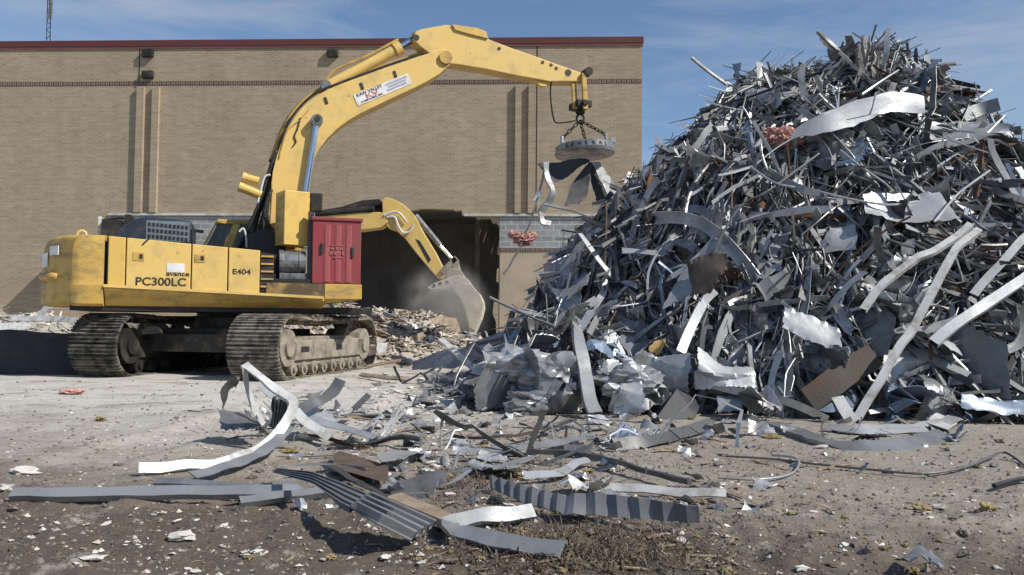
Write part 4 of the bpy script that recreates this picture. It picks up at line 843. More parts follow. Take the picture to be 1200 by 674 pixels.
def mk(kind, style, mname, k):
    mb = MB(); R = RL
    if kind == 'metal_strip':
        L_ = R.uniform(1.1, 2.4); P = lib_path(R, L_, style); w_ = R.choice((.022, .03, .04, .055, .075, .11)); tw = [R.uniform(-.2, .2)+(i*R.choice((.12, .2, .28)) if style == 'twisted' else 0) for i in range(len(P))]; t0 = R.uniform(0, 6)
        tw = [t0*.0+a for a in tw]; ribbon(mb, P, flat_prof(w_) if R.random() < .6 else ang_prof(w_, w_*.35), UP, tw, .03, k, [1-.25*abs(math.sin(i*1.3+k)) for i in range(len(P))])
    elif kind == 'steel_channel':
        L_ = R.uniform(1.3, 2.7); P = lib_path(R, L_, style); w_ = R.choice((.05, .07, .10)); ribbon(mb, P, chan_prof(w_, w_*.42) if R.random() < .75 else ang_prof(w_, w_*.8), UP, [(.1*i if style == 'twisted' else 0) for i in range(len(P))], .018, k)
    elif kind == 'metal_sheet':
        w_, h_ = R.uniform(.4, 1.0), R.uniform(.2, .52); c = {'creased': .20, 'folded': .05, 'crumpled': .32, 'corrugated': .06}[style]
        sk = R.uniform(-.2, .2)
        panel(mb, [(-w_/2, -h_/2, 0), (0, -h_/2, R.uniform(-.1, .1)), (w_/2, -h_/2+sk, R.uniform(-.2, .2))], [(-w_/2+sk, h_/2, R.uniform(-.15, .15)), (0, h_/2, R.uniform(-.15, .15)), (w_/2, h_/2, 0)], 41 if style == 'corrugated' else 22 if style == 'folded' else 16, 14 if style == 'folded' else 8, c, 3.0, k, 6 if style == 'corrugated' else 0, .035, ragged=.02)
        if style == 'folded':
            for _ in range(R.choice((2, 3, 3, 4))):
                o_ = Vector((R.uniform(-.4, .4)*w_, R.uniform(-.4, .4)*h_, 0)); th = R.uniform(0, 3.14); ax = Vector((math.cos(th), math.sin(th), R.uniform(-.2, .2))); an = R.choice((-1, 1))*R.uniform(.5, 1.7); rm = Matrix.Rotation(an, 3, ax)
                sd = Vector((-ax.y, ax.x, 0)); mb.v = [tuple(o_+rm @ (Vector(q)-o_)) if (Vector(q)-o_).dot(sd) > 0 else q for q in mb.v]
    elif kind == 'metal_rod':
        L_ = R.uniform(1.0, 2.4); P = smooth_path(lib_path(R, L_, style), 2); mb.tube(P, R.choice((.008, .010, .014, .022)), 6)
    elif kind == 'crumpled_duct':
        L_ = R.uniform(.7, 1.3); w_ = R.uniform(.22, .36); h_ = w_*R.uniform(.5, .9); P = lib_path(R, L_, style)
        pr = [(-w_/2, -h_/2), (0, -h_/2), (w_/2, -h_/2), (w_/2, 0), (w_/2, h_/2), (0, h_/2), (-w_/2, h_/2), (-w_/2, 0)]; pr = pr+[(x*.96, y*.96) for x, y in pr[::-1]]
        ribbon(mb, P, pr, UP, None, .16, k, [1-.35*abs(math.sin(i*.9+k)) for i in range(len(P))])
    return lib_mesh(kind, mb, M[mname])
STY = {'metal_strip': ('straight', 'bowed', 'kinked', 'twisted', 'kinked', 'kinked', 'curled'), 'steel_channel': ('straight', 'bowed', 'kinked', 'twisted', 'kinked'), 'metal_sheet': ('creased', 'folded', 'crumpled', 'corrugated', 'folded', 'folded'), 'metal_rod': ('straight', 'bowed', 'kinked'), 'crumpled_duct': ('bowed', 'kinked')}
MTS = {'metal_strip': ('galv', 'galv_light', 'galv_dark', 'blue_steel', 'scrap_white', 'galv', 'rust', 'galv_light', 'galv', 'galv_dark'), 'steel_channel': ('galv', 'galv_light', 'galv_dark', 'blue_steel', 'galv', 'galv_dark'), 'metal_sheet': ('galv', 'galv_light', 'grey_paint', 'blue_steel', 'galv_light', 'galv', 'galv_dark'), 'metal_rod': ('galv_dark', 'rust', 'galv', 'galv_light'), 'crumpled_duct': ('galv', 'grey_paint', 'galv_dark')}
k = 0
for kind in STY:
    for st_ in dict.fromkeys(STY[kind]):
        for mn in dict.fromkeys(MTS[kind]):
            LIB[(kind, st_, mn)] = [mk(kind, st_, mn, k*10+j) for j in range((3 if st_ == 'folded' else 2) if kind in ('metal_strip', 'metal_sheet') else 1)]; k += 1
NOUN = {'metal_strip': 'metal strip', 'steel_channel': 'steel channel', 'metal_sheet': 'metal sheet', 'metal_rod': 'thin metal rod', 'crumpled_duct': 'crushed metal duct'}
GRP = {'metal_strip': 'metal strips on the scrap pile', 'steel_channel': 'steel channels on the scrap pile', 'metal_sheet': 'metal sheets on the scrap pile', 'metal_rod': 'thin metal rods on the scrap pile', 'crumpled_duct': 'crushed ducts on the scrap pile'}
def zone(p):
    if p.z > 4.4: return 'at the peak of the scrap pile'
    if p.x < 2.4 and p.z < 1.1: return 'at the toe of the scrap pile'
    if p.x < 3.2: return 'on the shaded flank of the scrap pile'
    if p.z > 2.9: return 'on the upper slope of the scrap pile'
    if p.z > 1.2: return 'on the middle slope of the scrap pile'
    return 'at the foot of the scrap pile'
RP = random.Random(21)
LEFT_EDGE = [(440, 575), (400, 585), (310, 645), (240, 705), (180, 765), (110, 832), (75, 872), (50, 960), (42, 1020)]
def place(kind, p, nrm, d, R, roll, sc=1.0, mset=None):
    mn = R.choice(mset or MTS[kind]); st_ = R.choice(STY[kind]); me = R.choice(LIB[(kind, st_, mn)])
    o = bpy.data.objects.new(kind, me); COL.objects.link(o)
    y = nrm.cross(d).normalized(); z = d.cross(y).normalized(); m3 = Matrix((d, y, z)).transposed().to_4x4()
    s_ = sc*R.choice((.55, .7, .8, .95, 1.1, 1.3) if kind != 'metal_sheet' else (.4, .55, .7, .9, 1.2))
    o.matrix_world = Matrix.Translation(p) @ m3 @ Matrix.Rotation(roll, 4, 'X') @ Matrix.Diagonal((s_, s_*R.uniform(.8, 1.2), s_, 1))
    size = 'long' if max(v for v in o.dimensions) > 1.5 else 'short' if max(o.dimensions) < .8 else 'medium'
    word = {'straight': 'straight', 'bowed': 'bowed', 'kinked': 'sharply kinked', 'twisted': 'twisted', 'curled': 'curled', 'creased': 'creased', 'folded': 'folded', 'crumpled': 'badly crumpled', 'corrugated': 'corrugated'}[st_]
    tag(o, f'{size} {word} {MT[mn]} {NOUN[kind]} {zone(p)}', {'metal_strip': 'metal strip', 'steel_channel': 'steel channel', 'metal_sheet': 'metal sheet', 'metal_rod': 'metal rod', 'crumpled_duct': 'duct'}[kind], GRP[kind])
    return o
def scatter(kind, n, R, sc=1.0, lift=(-.08, .10), filt=None, spread=.75):
    c = 0; tries = 0
    while c < n and tries < n*40:
        tries += 1
        x = R.uniform(560, 1230); y = R.uniform(30, 505); p = hit(x, y)
        if p is None or p.z < .05: continue
        if filt and not filt(x, y): continue
        nrm = hpn(p.x, p.y); left = p.x < 3.4
        d = tangent(nrm, R.gauss(0, .38 if left else spread+.35)); d = (d+nrm*R.gauss(.03, .16)).normalized()
        ms = MTS[kind]
        if left: ms = [q for q in ms if q in ('galv_dark', 'blue_steel', 'galv', 'grey_paint', 'rust')]*2+[q for q in ms if q in ('galv_light',)][:1]  # darker, bluer steels here put the flank's shade into the colours
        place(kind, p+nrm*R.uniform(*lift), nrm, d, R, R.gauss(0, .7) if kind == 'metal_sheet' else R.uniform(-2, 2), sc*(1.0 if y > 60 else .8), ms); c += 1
scatter('crumpled_duct', 36, RP, .9, (-.15, .02))
scatter('metal_sheet', 150, RP, .8, (-.10, .08))
scatter('metal_sheet', 60, RP, .85, (-.04, .14), lambda x, y: x > 820 and y > 90)
scatter('metal_sheet', 34, RP, 1.0, (.0, .16), lambda x, y: x < 860 and y > 385)
scatter('steel_channel', 170, RP, .95, (-.08, .12))
scatter('metal_strip', 290, RP, .95, (-.05, .14))
scatter('metal_rod', 130, RP, .9, (-.02, .14))

# ------------------------------------------------------------------ scrap pieces that stand out, each placed by hand
def QP(px, off=.15): return [Q(x, y, off) for x, y in px]
def hstrip(name, px, prof, m, label, cat, off=.2, up=None, n=6, crump=.015, twist=None, pts=None, bevel=0, kinky=False):
    P = pts or QP(px, off); S = resample(P, n*len(P)) if kinky else smooth_path(P, n)
    mb = MB(); sd = len(label); ribbon(mb, S, prof, up or Vector((.25, -.8, .5)), [(twist[0]+(twist[1]-twist[0])*i/(len(S)-1) if twist else 0)+(.28 if pts else .10)*mnoise.noise(Vector((i*.3, sd, 0))) for i in range(len(S))], crump, sd, [1-(.16 if pts else .10)*abs(mnoise.noise(Vector((i*.22, sd, 4)))) for i in range(len(S))], 5.0 if pts else 2.0)
    return top(mb, name, M[m], label, cat, smooth=None)
def hpanel(name, pa, pb, m, label, cat, off=.22, crump=.06, freq=3, nu=18, nv=8, corr=0, amp=0.0, ragged=.012, A=None, B=None, cv=0):
    mb = MB(); panel(mb, A or QP(pa, off), B or QP(pb, off), nu, nv, crump, freq, len(label), corr, amp, ragged=ragged, cv=cv)
    return top(mb, name, M[m], label, cat, smooth=None)
hpanel('metal_sheet', [(921, 160), (960, 142), (1000, 122), (1045, 108), (1085, 112)], [(930, 166), (965, 162), (1000, 152), (1045, 130), (1085, 132)], 'galv_light', 'broad pale curved sheet sweeping over the upper slope beside pink insulation', 'metal sheet', .42, .09)
hpanel('metal_sheet', [(1090, 140), (1130, 140), (1165, 146), (1192, 152)], [(1092, 158), (1130, 166), (1165, 168), (1190, 166)], 'galv', 'dented duct length pointing out at the skyline under the brown frame', 'duct', .35, .10)
hstrip('steel_beam', [(1078, 102), (1110, 104), (1141, 107)], ang_prof(.12, .10, .012), 'brown_board', 'brown beam jutting level from the pile against the sky', 'steel beam', .3)
hstrip('steel_beam', [(1139, 105), (1130, 122), (1121, 137)], ang_prof(.10, .08, .012), 'brown_board', 'short brown strut slanting down from the jutting brown beam', 'steel beam', .3)
hstrip('metal_plate', [(1128, 136), (1150, 128), (1171, 122)], flat_prof(.17, .012), 'grey_paint', 'dark grey flat plate poking up at the skyline', 'metal plate', .3, Vector((0, -1, .1)), crump=.004)
hstrip('metal_rod', [(810, 68), (830, 84), (852, 100)], flat_prof(.05, .03), 'galv_dark', 'thin dark stick poking out over the shaded shoulder of the pile', 'metal rod', .2)
hstrip('metal_rod', [(958, 40), (968, 50), (982, 62)], flat_prof(.07, .04), 'galv_dark', 'dark stub poking up near the peak', 'metal rod', .2)
hpanel('metal_plate', [(858, 75), (862, 90)], [(868, 73), (866, 92)], 'blue_steel', 'small bluish plate standing upright at the skyline shoulder', 'metal plate', .2, .02, nu=6, nv=4)
# torn bundle at the very top
RS = random.Random(3); mb = MB()
for k in range(26):
    x = RS.uniform(1002, 1038); y0 = RS.uniform(78, 98); y1 = y0-RS.uniform(18, 50)*(1-.018*abs(x-1016)); P = [Q(x, y0, .25)]; e = PX(x+RS.uniform(-6, 6), max(41, y1), P[0].y+RS.uniform(-.1, .25)); P = [P[0], P[0].lerp(e, .5)+Vector((RS.uniform(-.05, .05), 0, 0)), e]
    ribbon(mb, P, flat_prof(RS.uniform(.02, .06), .01), Vector((RS.uniform(-.6, .6), -1, 0)), None, .03, k, [1, .9, .35])
top(mb, 'splintered_bundle', [M['splinter_grey']], 'torn splintered bundle of pale slats crowning the peak', 'bundle')
# insulation
def fluff(name, c, r, m, label, seed, sq=(1.1, .8, .8)):
    mb = MB(); RR = random.Random(seed)
    lump(mb, c, r*.7, 5, .55, 3.0, seed, sq)
    for k in range(4): lump(mb, Vector(c)+Vector((RR.uniform(-1, 1)*sq[0], RR.uniform(-.5, .3), RR.uniform(-.6, .7)*sq[2]))*r*.7, r*.42, 4, .6, 3.2, seed+k+1, sq)
    return top(mb, name, M[m], label, 'insulation')
fluff('insulation_clump', Q(917, 160, .4), .20, 'pink', 'pink fluffy insulation wad on the upper slope beside the broad pale sheet', 2, (1.25, .8, .8))
fluff('insulation_clump', PX(613, 280, 16.5), .24, 'pink', 'pink insulation wad caught on the dangling rod below the magnet', 5, (1.1, .8, .7))
hpanel('metal_sheet', [(1008, 232), (1060, 226), (1100, 224)], [(1014, 252), (1062, 262), (1122, 262)], 'galv_light', 'pale crumpled sheet lying crosswise on the sunny slope above the long white strips', 'metal sheet', .4, .12)
hpanel('metal_sheet', [(920, 362), (955, 372), (985, 385)], [(917, 386), (945, 400), (985, 413)], 'galv_light', 'pale square cornered sheet beside the broad dull sheet low on the pile', 'metal sheet', .5, .03)
hpanel('metal_sheet', [], [], 'grey_paint', 'broad dull grey dented sheet behind the longest white channel', 'metal sheet', A=[PX(972, 352, 9.5), PX(1000, 332, 9.5), PX(1022, 340, 9.15), PX(1050, 372, 8.8)], B=[PX(946, 382, 9.35), PX(985, 405, 9.0), PX(1015, 417, 8.75), PX(1042, 410, 8.55)], crump=.05, freq=2.2)
hpanel('metal_sheet', [], [], 'grey_paint', 'large dark grey plate leaning upright in the shadow at the pile foot', 'metal sheet', A=[PX(1088, 370, 9.0), PX(1130, 378, 8.7), PX(1182, 405, 8.35)], B=[PX(1092, 442, 8.9), PX(1130, 458, 8.6), PX(1186, 468, 8.2)], crump=.03, freq=2)
hpanel('metal_sheet', [(1124, 465), (1160, 468), (1200, 470), (1240, 470)], [(1124, 480), (1160, 484), (1200, 488), (1240, 486)], 'blue_steel', 'low bluish flange lying along the foot of the dark plate', 'metal sheet', .3, .04)
hstrip('steel_channel', [(1003, 490), (1030, 447), (1056, 400), (1068, 386), (1090, 345), (1108, 310), (1122, 288), (1148, 268)], chan_prof(.075, .06), 'scrap_white', 'longest white channel leaning diagonally from the pile foot', 'steel channel', .6, Vector((-.5, -.8, .3)), crump=.012, kinky=True)
hstrip('steel_channel', [(1011, 362), (1026, 340), (1036, 330), (1075, 300), (1092, 294), (1122, 276), (1138, 262)], chan_prof(.075, .05), 'scrap_white', 'shorter white bent channel crossing above the longest white channel', 'steel channel', .55, Vector((-.5, -.8, .5)), crump=.012, kinky=True)
hstrip('steel_channel', [(1095, 400), (1130, 372), (1170, 345), (1205, 322)], chan_prof(.11, .05), 'galv', 'grey channel slanting up beside the dark leaning plate', 'steel channel', .5, Vector((-.3, -.8, .5)))
hstrip('steel_channel', [(1140, 345), (1170, 312), (1205, 275), (1230, 262)], flat_prof(.09), 'galv_light', 'pale wide strip slanting steeply near the frame edge high on the slope', 'metal strip', .5, Vector((-.3, -.8, .5)))
hpanel('metal_sheet', [(776, 362), (800, 318), (836, 272)], [(800, 352), (830, 322), (855, 300)], 'galv_light', 'pale torn panel with a brown stained flap on the shaded slope', 'metal sheet', .5, .05)
hpanel('metal_sheet', [(806, 312), (832, 298), (852, 296)], [(812, 346), (834, 342), (852, 316)], 'rust_dark', 'brown stained flap folded against the pale torn panel', 'metal sheet', .62, .06)
hpanel('metal_sheet', [(638, 310), (655, 302), (679, 292)], [(636, 346), (655, 350), (682, 325)], 'blue_steel', 'smooth pale blue sheet on the lower shaded flank below the magnet', 'metal sheet', .45, .03)
hpanel('metal_sheet', [(648, 368), (662, 350), (680, 340)], [(660, 372), (672, 372), (682, 352)], 'blue_steel', 'triangular blue offcut below the smooth pale blue sheet', 'metal sheet', .5, .03)
hpanel('metal_sheet', [(648, 340), (668, 335), (700, 326)], [(652, 352), (668, 350), (694, 338)], 'scrap_white', 'crumpled white scrap with an orange stain beside the pale blue sheet', 'metal sheet', .6, .12, 5)
hstrip('steel_channel', [(675, 370), (680, 400), (686, 436), (692, 468), (698, 484)], chan_prof(.14, .05), 'galv_light', 'white perforated looking channel standing upright at the pile foot', 'steel channel', .7, Vector((.2, -1, .1)), crump=.012)
hstrip('metal_strip', [(690, 392), (700, 372), (712, 358), (724, 354)], flat_prof(.07), 'galv_light', 'pale strip hooking over behind the upright white channel', 'metal strip', .45)
hstrip('metal_strip', [(798, 412), (812, 380), (826, 352), (838, 340)], chan_prof(.11, .04), 'galv_light', 'bright steep strip below the torn pale panel', 'metal strip', .5)
hpanel('board', [(760, 410), (768, 395), (776, 396)], [(772, 416), (780, 405), (786, 408)], 'yellow_wood', 'small splintered yellow board at the foot of the shaded slope', 'board', .5, .03, 4, 8, 5)
hstrip('steel_plate', [(945, 468), (985, 442), (1026, 416)], flat_prof(.26, .014), 'rust_dark', 'dark rusty plate leaning behind the longest white channel', 'metal plate', .35, Vector((-.2, -1, .3)), crump=.03)
hstrip('steel_channel', [(838, 452), (880, 462), (925, 472), (970, 492)], ang_prof(.10, .07), 'galv_dark', 'dark angle iron lying across the pile foot', 'steel angle', .5)
hstrip('metal_strip', [(980, 466), (990, 482), (1000, 496)], flat_prof(.12), 'scrap_white', 'short white strip touching the base of the longest white channel', 'metal strip', .65, Vector((0, -1, .3)))
# wires across the pile
for px, lab in (([(880, 196), (910, 215), (950, 222), (990, 232), (1040, 240), (1075, 236)], 'pale wire sagging across the upper slope'), ([(836, 300), (850, 268), (872, 238), (900, 224), (960, 180)], 'thin dark wire looping up the shaded slope'), ([(985, 176), (1010, 196), (1036, 214), (1048, 226)], 'short pale wire arching below the broad pale sheet'), ([(1095, 260), (1120, 230), (1140, 214), (1160, 200)], 'pale cable rising towards the jutting duct')):
    mb = MB(); mb.tube(smooth_path(QP(px, .5), 5), .014, 6); top(mb, 'wire', M['galv_light'] if 'pale' in lab else M['galv_dark'], lab+' of the scrap pile', 'wire')
# crushed sheet heap at the near toe of the pile
def toe(x, y): return GD(x, y)
def crush(x, y, D, r, m, label, seed, sq=(1.3, .8, .75), amp=.4, nm='crushed_duct'):
    mb = MB(); lump(mb, PX(x, y, D), r, 4, amp, 1.3, seed, sq); return top(mb, nm, M[m], label, 'duct', smooth=None)
crush(602, 428, 9.0, .27, 'galv_light', 'pale crushed round duct at the toe of the pile', 3, (1.35, .8, .62), .45)
crush(650, 440, 8.95, .28, 'galv', 'crushed grey duct slumped beside the upright white channel', 8, (1.3, .9, .8), .5)
crush(636, 474, 8.75, .25, 'galv_dark', 'dark crushed duct lying on the dirt under the pale crushed duct', 12, (1.5, .8, .55), .5)
crush(742, 448, 8.75, .25, 'galv', 'crumpled grey duct heap between the upright white channel and dark cone', 15, (1.4, .8, .7), .6)
hpanel('metal_sheet', [(566, 436), (590, 444), (606, 462)], [(560, 452), (578, 478), (600, 480)], 'galv_light', 'pale folded sheet corner at the toe of the pile facing the yard', 'metal sheet', A=[PX(566, 432, 9.5), PX(592, 442, 9.3), PX(608, 460, 9.2)], B=[PX(558, 456, 9.2), PX(578, 478, 9.05), PX(602, 482, 9.0)], crump=.10)
mb = MB(); a = PX(786, 492, GD(786, 494)); 
vs = [PX(768, 492, 8.2), PX(815, 490, 8.3), PX(822, 470, 8.7), PX(772, 478, 8.7), PX(793, 456, 8.5)]
mb.add(vs, [(0, 1, 4), (1, 2, 4), (2, 3, 4), (3, 0, 4), (3, 2, 1, 0)]); top(mb, 'folded_plate', M['dark_sheet'], 'dark folded cone shaped plate at the pile foot', 'metal plate')
hpanel('metal_sheet', [(715, 452), (750, 446), (780, 452)], [(722, 478), (752, 482), (770, 470)], 'galv_light', 'pale crumpled sheet beside the dark cone shaped plate', 'metal sheet', A=[PX(712, 452, 8.9), PX(748, 444, 8.9), PX(784, 450, 8.9)], B=[PX(722, 480, 8.6), PX(752, 484, 8.5), PX(774, 474, 8.6)], crump=.16)
hpanel('metal_sheet', [], [], 'galv_light', 'small bright square sheet offcut at the pile foot', 'metal sheet', A=[PX(842, 463, 8.5), PX(870, 463, 8.5)], B=[PX(842, 483, 8.3), PX(869, 483, 8.3)], crump=.02, nu=7, nv=5)
# folded sheets tumbled at the near toe of the pile
def fsheet(x, y, D, w_, h_, m, seed, label, tilt=(0, 0, 0)):
    R = random.Random(seed); mb = MB()
    panel(mb, [(-w_/2, -h_/2, 0), (0, -h_/2, .05), (w_/2, -h_/2, 0)], [(-w_/2, h_/2, .04), (0, h_/2, -.05), (w_/2, h_/2*.8, 0)], 30, 20, .07, 3.0, seed, ragged=.008)
    for _ in range(3):
        o_ = Vector((R.uniform(-.35, .35)*w_, R.uniform(-.35, .35)*h_, 0)); th = R.uniform(0, 3.14); ax = Vector((math.cos(th), math.sin(th), R.uniform(-.2, .2))); rm = Matrix.Rotation(R.choice((-1, 1))*R.uniform(.5, 1.5), 3, ax); sd = Vector((-ax.y, ax.x, 0))
        mb.v = [tuple(o_+rm @ (Vector(q)-o_)) if (Vector(q)-o_).dot(sd) > 0 else q for q in mb.v]
    from mathutils import Euler
    rot = Euler((tilt[0]+R.uniform(-.2, .2), tilt[1]+R.uniform(-.2, .2), tilt[2]+R.uniform(-.3, .3))).to_matrix(); c = PX(x, y, D); cen = sum((Vector(q) for q in mb.v), Vector())/len(mb.v)
    mb.v = [tuple(c+rot @ (Vector(q)-cen)) for q in mb.v]; lo = min(q[2] for q in mb.v)
    if lo < .005: mb.v = [(q[0], q[1], q[2]-lo+.005) for q in mb.v]
    return top(mb, 'folded_sheet', M[m], label, 'metal sheet', 'folded sheets at the toe of the scrap pile', smooth=None)
for a in ((585, 452, 8.95, .55, .40, 'galv_light', 3, 'pale folded sheet at the outer toe corner of the pile', (1.2, 0, .3)), (628, 446, 8.75, .62, .38, 'galv', 5, 'grey folded sheet slumped over the dark crushed duct', (1.0, .2, 0)), (668, 462, 8.6, .5, .35, 'galv_dark', 9, 'dark folded sheet behind the foot of the upright white channel', (1.2, 0, -.3)),
          (715, 438, 8.8, .55, .38, 'galv_light', 12, 'pale folded sheet just beside the upright white channel', (1.1, 0, .2)), (735, 470, 8.4, .5, .32, 'galv', 15, 'grey folded sheet lying in front of the crumpled grey duct heap', (.8, .1, 0)), (775, 436, 8.8, .6, .42, 'galv', 18, 'grey folded sheet above the dark cone shaped plate', (1.1, 0, -.2)),
          (700, 408, 9.2, .55, .40, 'blue_steel', 21, 'bluish folded sheet above the pale sheet beside the upright channel', (1.2, 0, 0)), (620, 406, 9.5, .6, .42, 'galv', 24, 'grey folded sheet above the pale crushed round duct', (1.1, 0, .2)), (560, 462, 9.1, .42, .30, 'galv_dark', 27, 'small dark folded sheet at the very edge of the pile toe', (1.0, 0, 0)),
          (850, 440, 8.6, .6, .4, 'galv_light', 30, 'pale folded sheet above the small bright square offcut', (1.1, 0, .2)), (895, 468, 8.3, .6, .35, 'galv', 33, 'grey folded sheet on the dark angle iron', (1.0, 0, -.1)), (1060, 462, 8.3, .7, .4, 'blue_steel', 36, 'bluish folded sheet between the longest white channel and the dark plate', (1.2, 0, 0))):
    fsheet(*a)
# curved strips spilled along the front of the pile
for px, prof, m, lab in (([(968, 500), (1000, 504), (1040, 503), (1088, 500), (1128, 486), (1136, 478)], flat_prof(.13), 'galv_light', 'bright curved strip lying at the very front of the pile foot'),
                         ([(905, 494), (950, 510), (1000, 523), (1060, 520), (1110, 508)], chan_prof(.16, .06), 'galv', 'long dusty grey channel bowed along the front of the pile foot'),
                         ([(1098, 500), (1112, 488), (1124, 480)], flat_prof(.20), 'scrap_white', 'small white slotted plate tilted at the pile foot')):
    P = [PX(x, y, GD(x, y+6)) for x, y in px]; hstrip('metal_strip', None, prof, m, lab, 'metal strip', pts=P, up=Vector((0, -.5, .8)))
# blue tarp coloured beam and white batten in the middle distance
hpanel('metal_sheet', [], [], 'blue_steel', 'long dark blue crumpled sheet trailing away from the pile toward the rubble', 'metal sheet', A=[PX(484, 424, 16.3), PX(520, 410, 15.8), PX(560, 396, 15), PX(600, 378, 14.5)], B=[PX(484, 434, 16.2), PX(522, 430, 15.6), PX(562, 424, 14.8), PX(606, 404, 14.2)], crump=.25, nv=7)
hstrip('metal_strip', None, chan_prof(.10, .05), 'scrap_white', 'white batten slanting down in front of the dark blue crumpled sheet', 'metal strip', pts=[PX(516, 396, 15.2), PX(534, 412, 14.7), PX(556, 432, 14.2)], up=Vector((.2, -1, .5)))
# ------------------------------------------------------------------ scrap clinging to the magnet
def MP(x, y, o=0.0): return PX(x, y, md+o)
hpanel('metal_sheet', [], [], 'dark_sheet', 'dark bent sheet hanging sideways from the magnet rim', 'metal sheet', A=[MP(630, 191, -.35), MP(655, 190, -.35), MP(688, 184, -.3)], B=[MP(650, 214, -.4), MP(664, 208, -.35), MP(690, 188, -.25)], crump=.05)
hpanel('metal_sheet', [], [], 'dark_sheet', 'black pointed sheet dangling below the middle of the magnet', 'metal sheet', A=[MP(660, 243, -.2), MP(668, 218, -.15), MP(690, 190, -.1)], B=[MP(678, 240, -.15), MP(688, 232, -.1), MP(693, 192, -.05)], crump=.06)
hpanel('metal_sheet', [], [], 'scrap_white', 'white slanting panel hanging from the magnet down to the pile', 'metal sheet', A=[MP(694, 190, .0), MP(703, 210, 0), MP(715, 234, 0)], B=[MP(703, 190, .05), MP(715, 208, .05), MP(729, 230, .05)], crump=.015)
hpanel('metal_sheet', [], [], 'dark_sheet', 'dark narrow sheet hanging behind the white slanting panel', 'metal sheet', A=[MP(690, 190, .1), MP(693, 212, .1), MP(700, 240, .1)], B=[MP(698, 190, .15), MP(705, 212, .15), MP(716, 236, .15)], crump=.02)
hstrip('metal_strip', None, chan_prof(.13, .05), 'galv', 'bent grey channel dangling in a zigzag from the dark sheet', 'metal strip', pts=[MP(640, 190, -.4), MP(641, 206, -.42), MP(650, 226, -.42), MP(644, 236, -.42), MP(634, 248, -.42), MP(636, 260, -.42), MP(646, 262, -.42)], up=Vector((.6, -1, .2)), kinky=True, n=3, crump=.03)
hstrip('metal_rod', None, flat_prof(.04, .03), 'dark_sheet', 'thin dark rod dangling down through the pink insulation', 'metal rod', pts=[MP(638, 200, -.5), MP(632, 225, -.6), MP(622, 258, -1.0), MP(606, 296, -1.3), MP(590, 322, -1.6)], up=Vector((0, -1, 0)))
hpanel('metal_sheet', [], [], 'galv', 'small grey flap caught halfway up the dangling rod', 'metal sheet', A=[MP(629, 222, -.7), MP(636, 226, -.7)], B=[MP(625, 234, -.7), MP(631, 240, -.7)], crump=.04, nu=5, nv=4)
hstrip('metal_strip', None, flat_prof(.08, .02), 'galv_light', 'pale strip reaching out level from the pile under the magnet', 'metal strip', pts=[Q(650, 244, .3)+Vector((-.15, 0, .05)), Q(672, 249, .3), Q(692, 256, .2)], up=Vector((0, -.4, 1)))
# ------------------------------------------------------------------ debris lying on the yard, each piece on its own
def PY(x, y, D):
    p = PX(x, y, D)
    return p if p.z > .055 else G(x, y, .055)
def gp(px): return [PY(x, y, D) for x, y, D in px]
def yard(name, px, prof, m, label, cat, up=UP, n=6, crump=.012, twist=None, kinky=False):
    return hstrip(name, None, prof, m, label, cat, pts=gp(px), up=up, n=n, crump=crump, twist=twist, kinky=kinky)
fu = Vector((.15, -.55, .8))
yard('steel_channel', [(162, 549, 5.35), (210, 545, 5.4), (268, 540, 5.45), (300, 527, 5.6), (325, 508, 5.85), (340, 487, 5.95), (344, 472, 6.0), (334, 461, 6.05), (318, 452, 6.1), (300, 437, 6.15), (286, 428, 6.2)], chan_prof(.062, .036), 'scrap_white', 'long white channel looping up from the ground to a rearing bent end', 'steel channel', Vector((.45, -.8, .5)), 5, .022)
yard('metal_strip', [(286, 428, 6.2), (288, 448, 6.22), (294, 470, 6.25), (303, 488, 6.3), (312, 503, 6.35)], flat_prof(.06), 'scrap_white', 'thin white strip bowing down from the rearing end of the long white channel', 'metal strip', Vector((.9, -.4, .2)))
yard('metal_strip', [(305, 452, 6.4), (318, 463, 6.35), (332, 472, 6.3)], flat_prof(.06), 'galv_light', 'short pale strip tucked under the rearing white channel end', 'metal strip', fu)
hpanel('metal_sheet', [], [], 'galv_dark', 'dark ribbed upright flap inside the loop of the white channel', 'metal sheet', A=[PY(320, 466, 6.2), PY(340, 470, 6.15)], B=[PY(317, 502, 6.2), PY(331, 500, 6.15)], crump=.01, nu=22, nv=5, corr=5, amp=.012)
yard('metal_strip', [(225, 557, 5.15), (262, 548, 5.25), (300, 533, 5.45), (326, 515, 5.75), (340, 497, 6.2)], flat_prof(.08), 'grey_paint', 'dull grey strip lying under the long white channel', 'metal strip', fu)
yard('steel_channel', [(12, 577, 4.62), (120, 575, 4.66), (230, 574, 4.68), (330, 573, 4.7), (352, 570, 4.75)], chan_prof(.062, .04), 'grey_paint', 'longest straight grey channel lying flat at the dark soil edge', 'steel channel', Vector((0, -.6, .8)), 7, .008)
yard('steel_channel', [(182, 562, 4.95), (250, 568, 4.85), (310, 569, 4.85), (345, 566, 4.9)], chan_prof(.045, .03), 'galv', 'thin grey channel resting on the longest straight grey channel', 'steel channel', fu)
yard('steel_channel', [(280, 585, 4.45), (330, 580, 4.55), (375, 574, 4.65), (385, 573, 4.65)], chan_prof(.05, .04), 'grey_paint', 'short grey channel with notched edge running under the big ribbed sheet', 'steel channel', fu)
hpanel('decking_sheet', [], [], 'deck_grey', 'big grey ribbed decking sheet tilted across the dirt', 'metal sheet', A=[G(322, 549, .15), G(362, 552, .19), G(400, 566, .19), G(450, 588, .16), G(512, 614, .07)], B=[G(318, 554, .12), G(365, 566, .15), G(400, 590, .15), G(445, 613, .13), G(482, 631, .05)], crump=.012, nu=26, nv=49, cv=4, amp=.032, ragged=0)
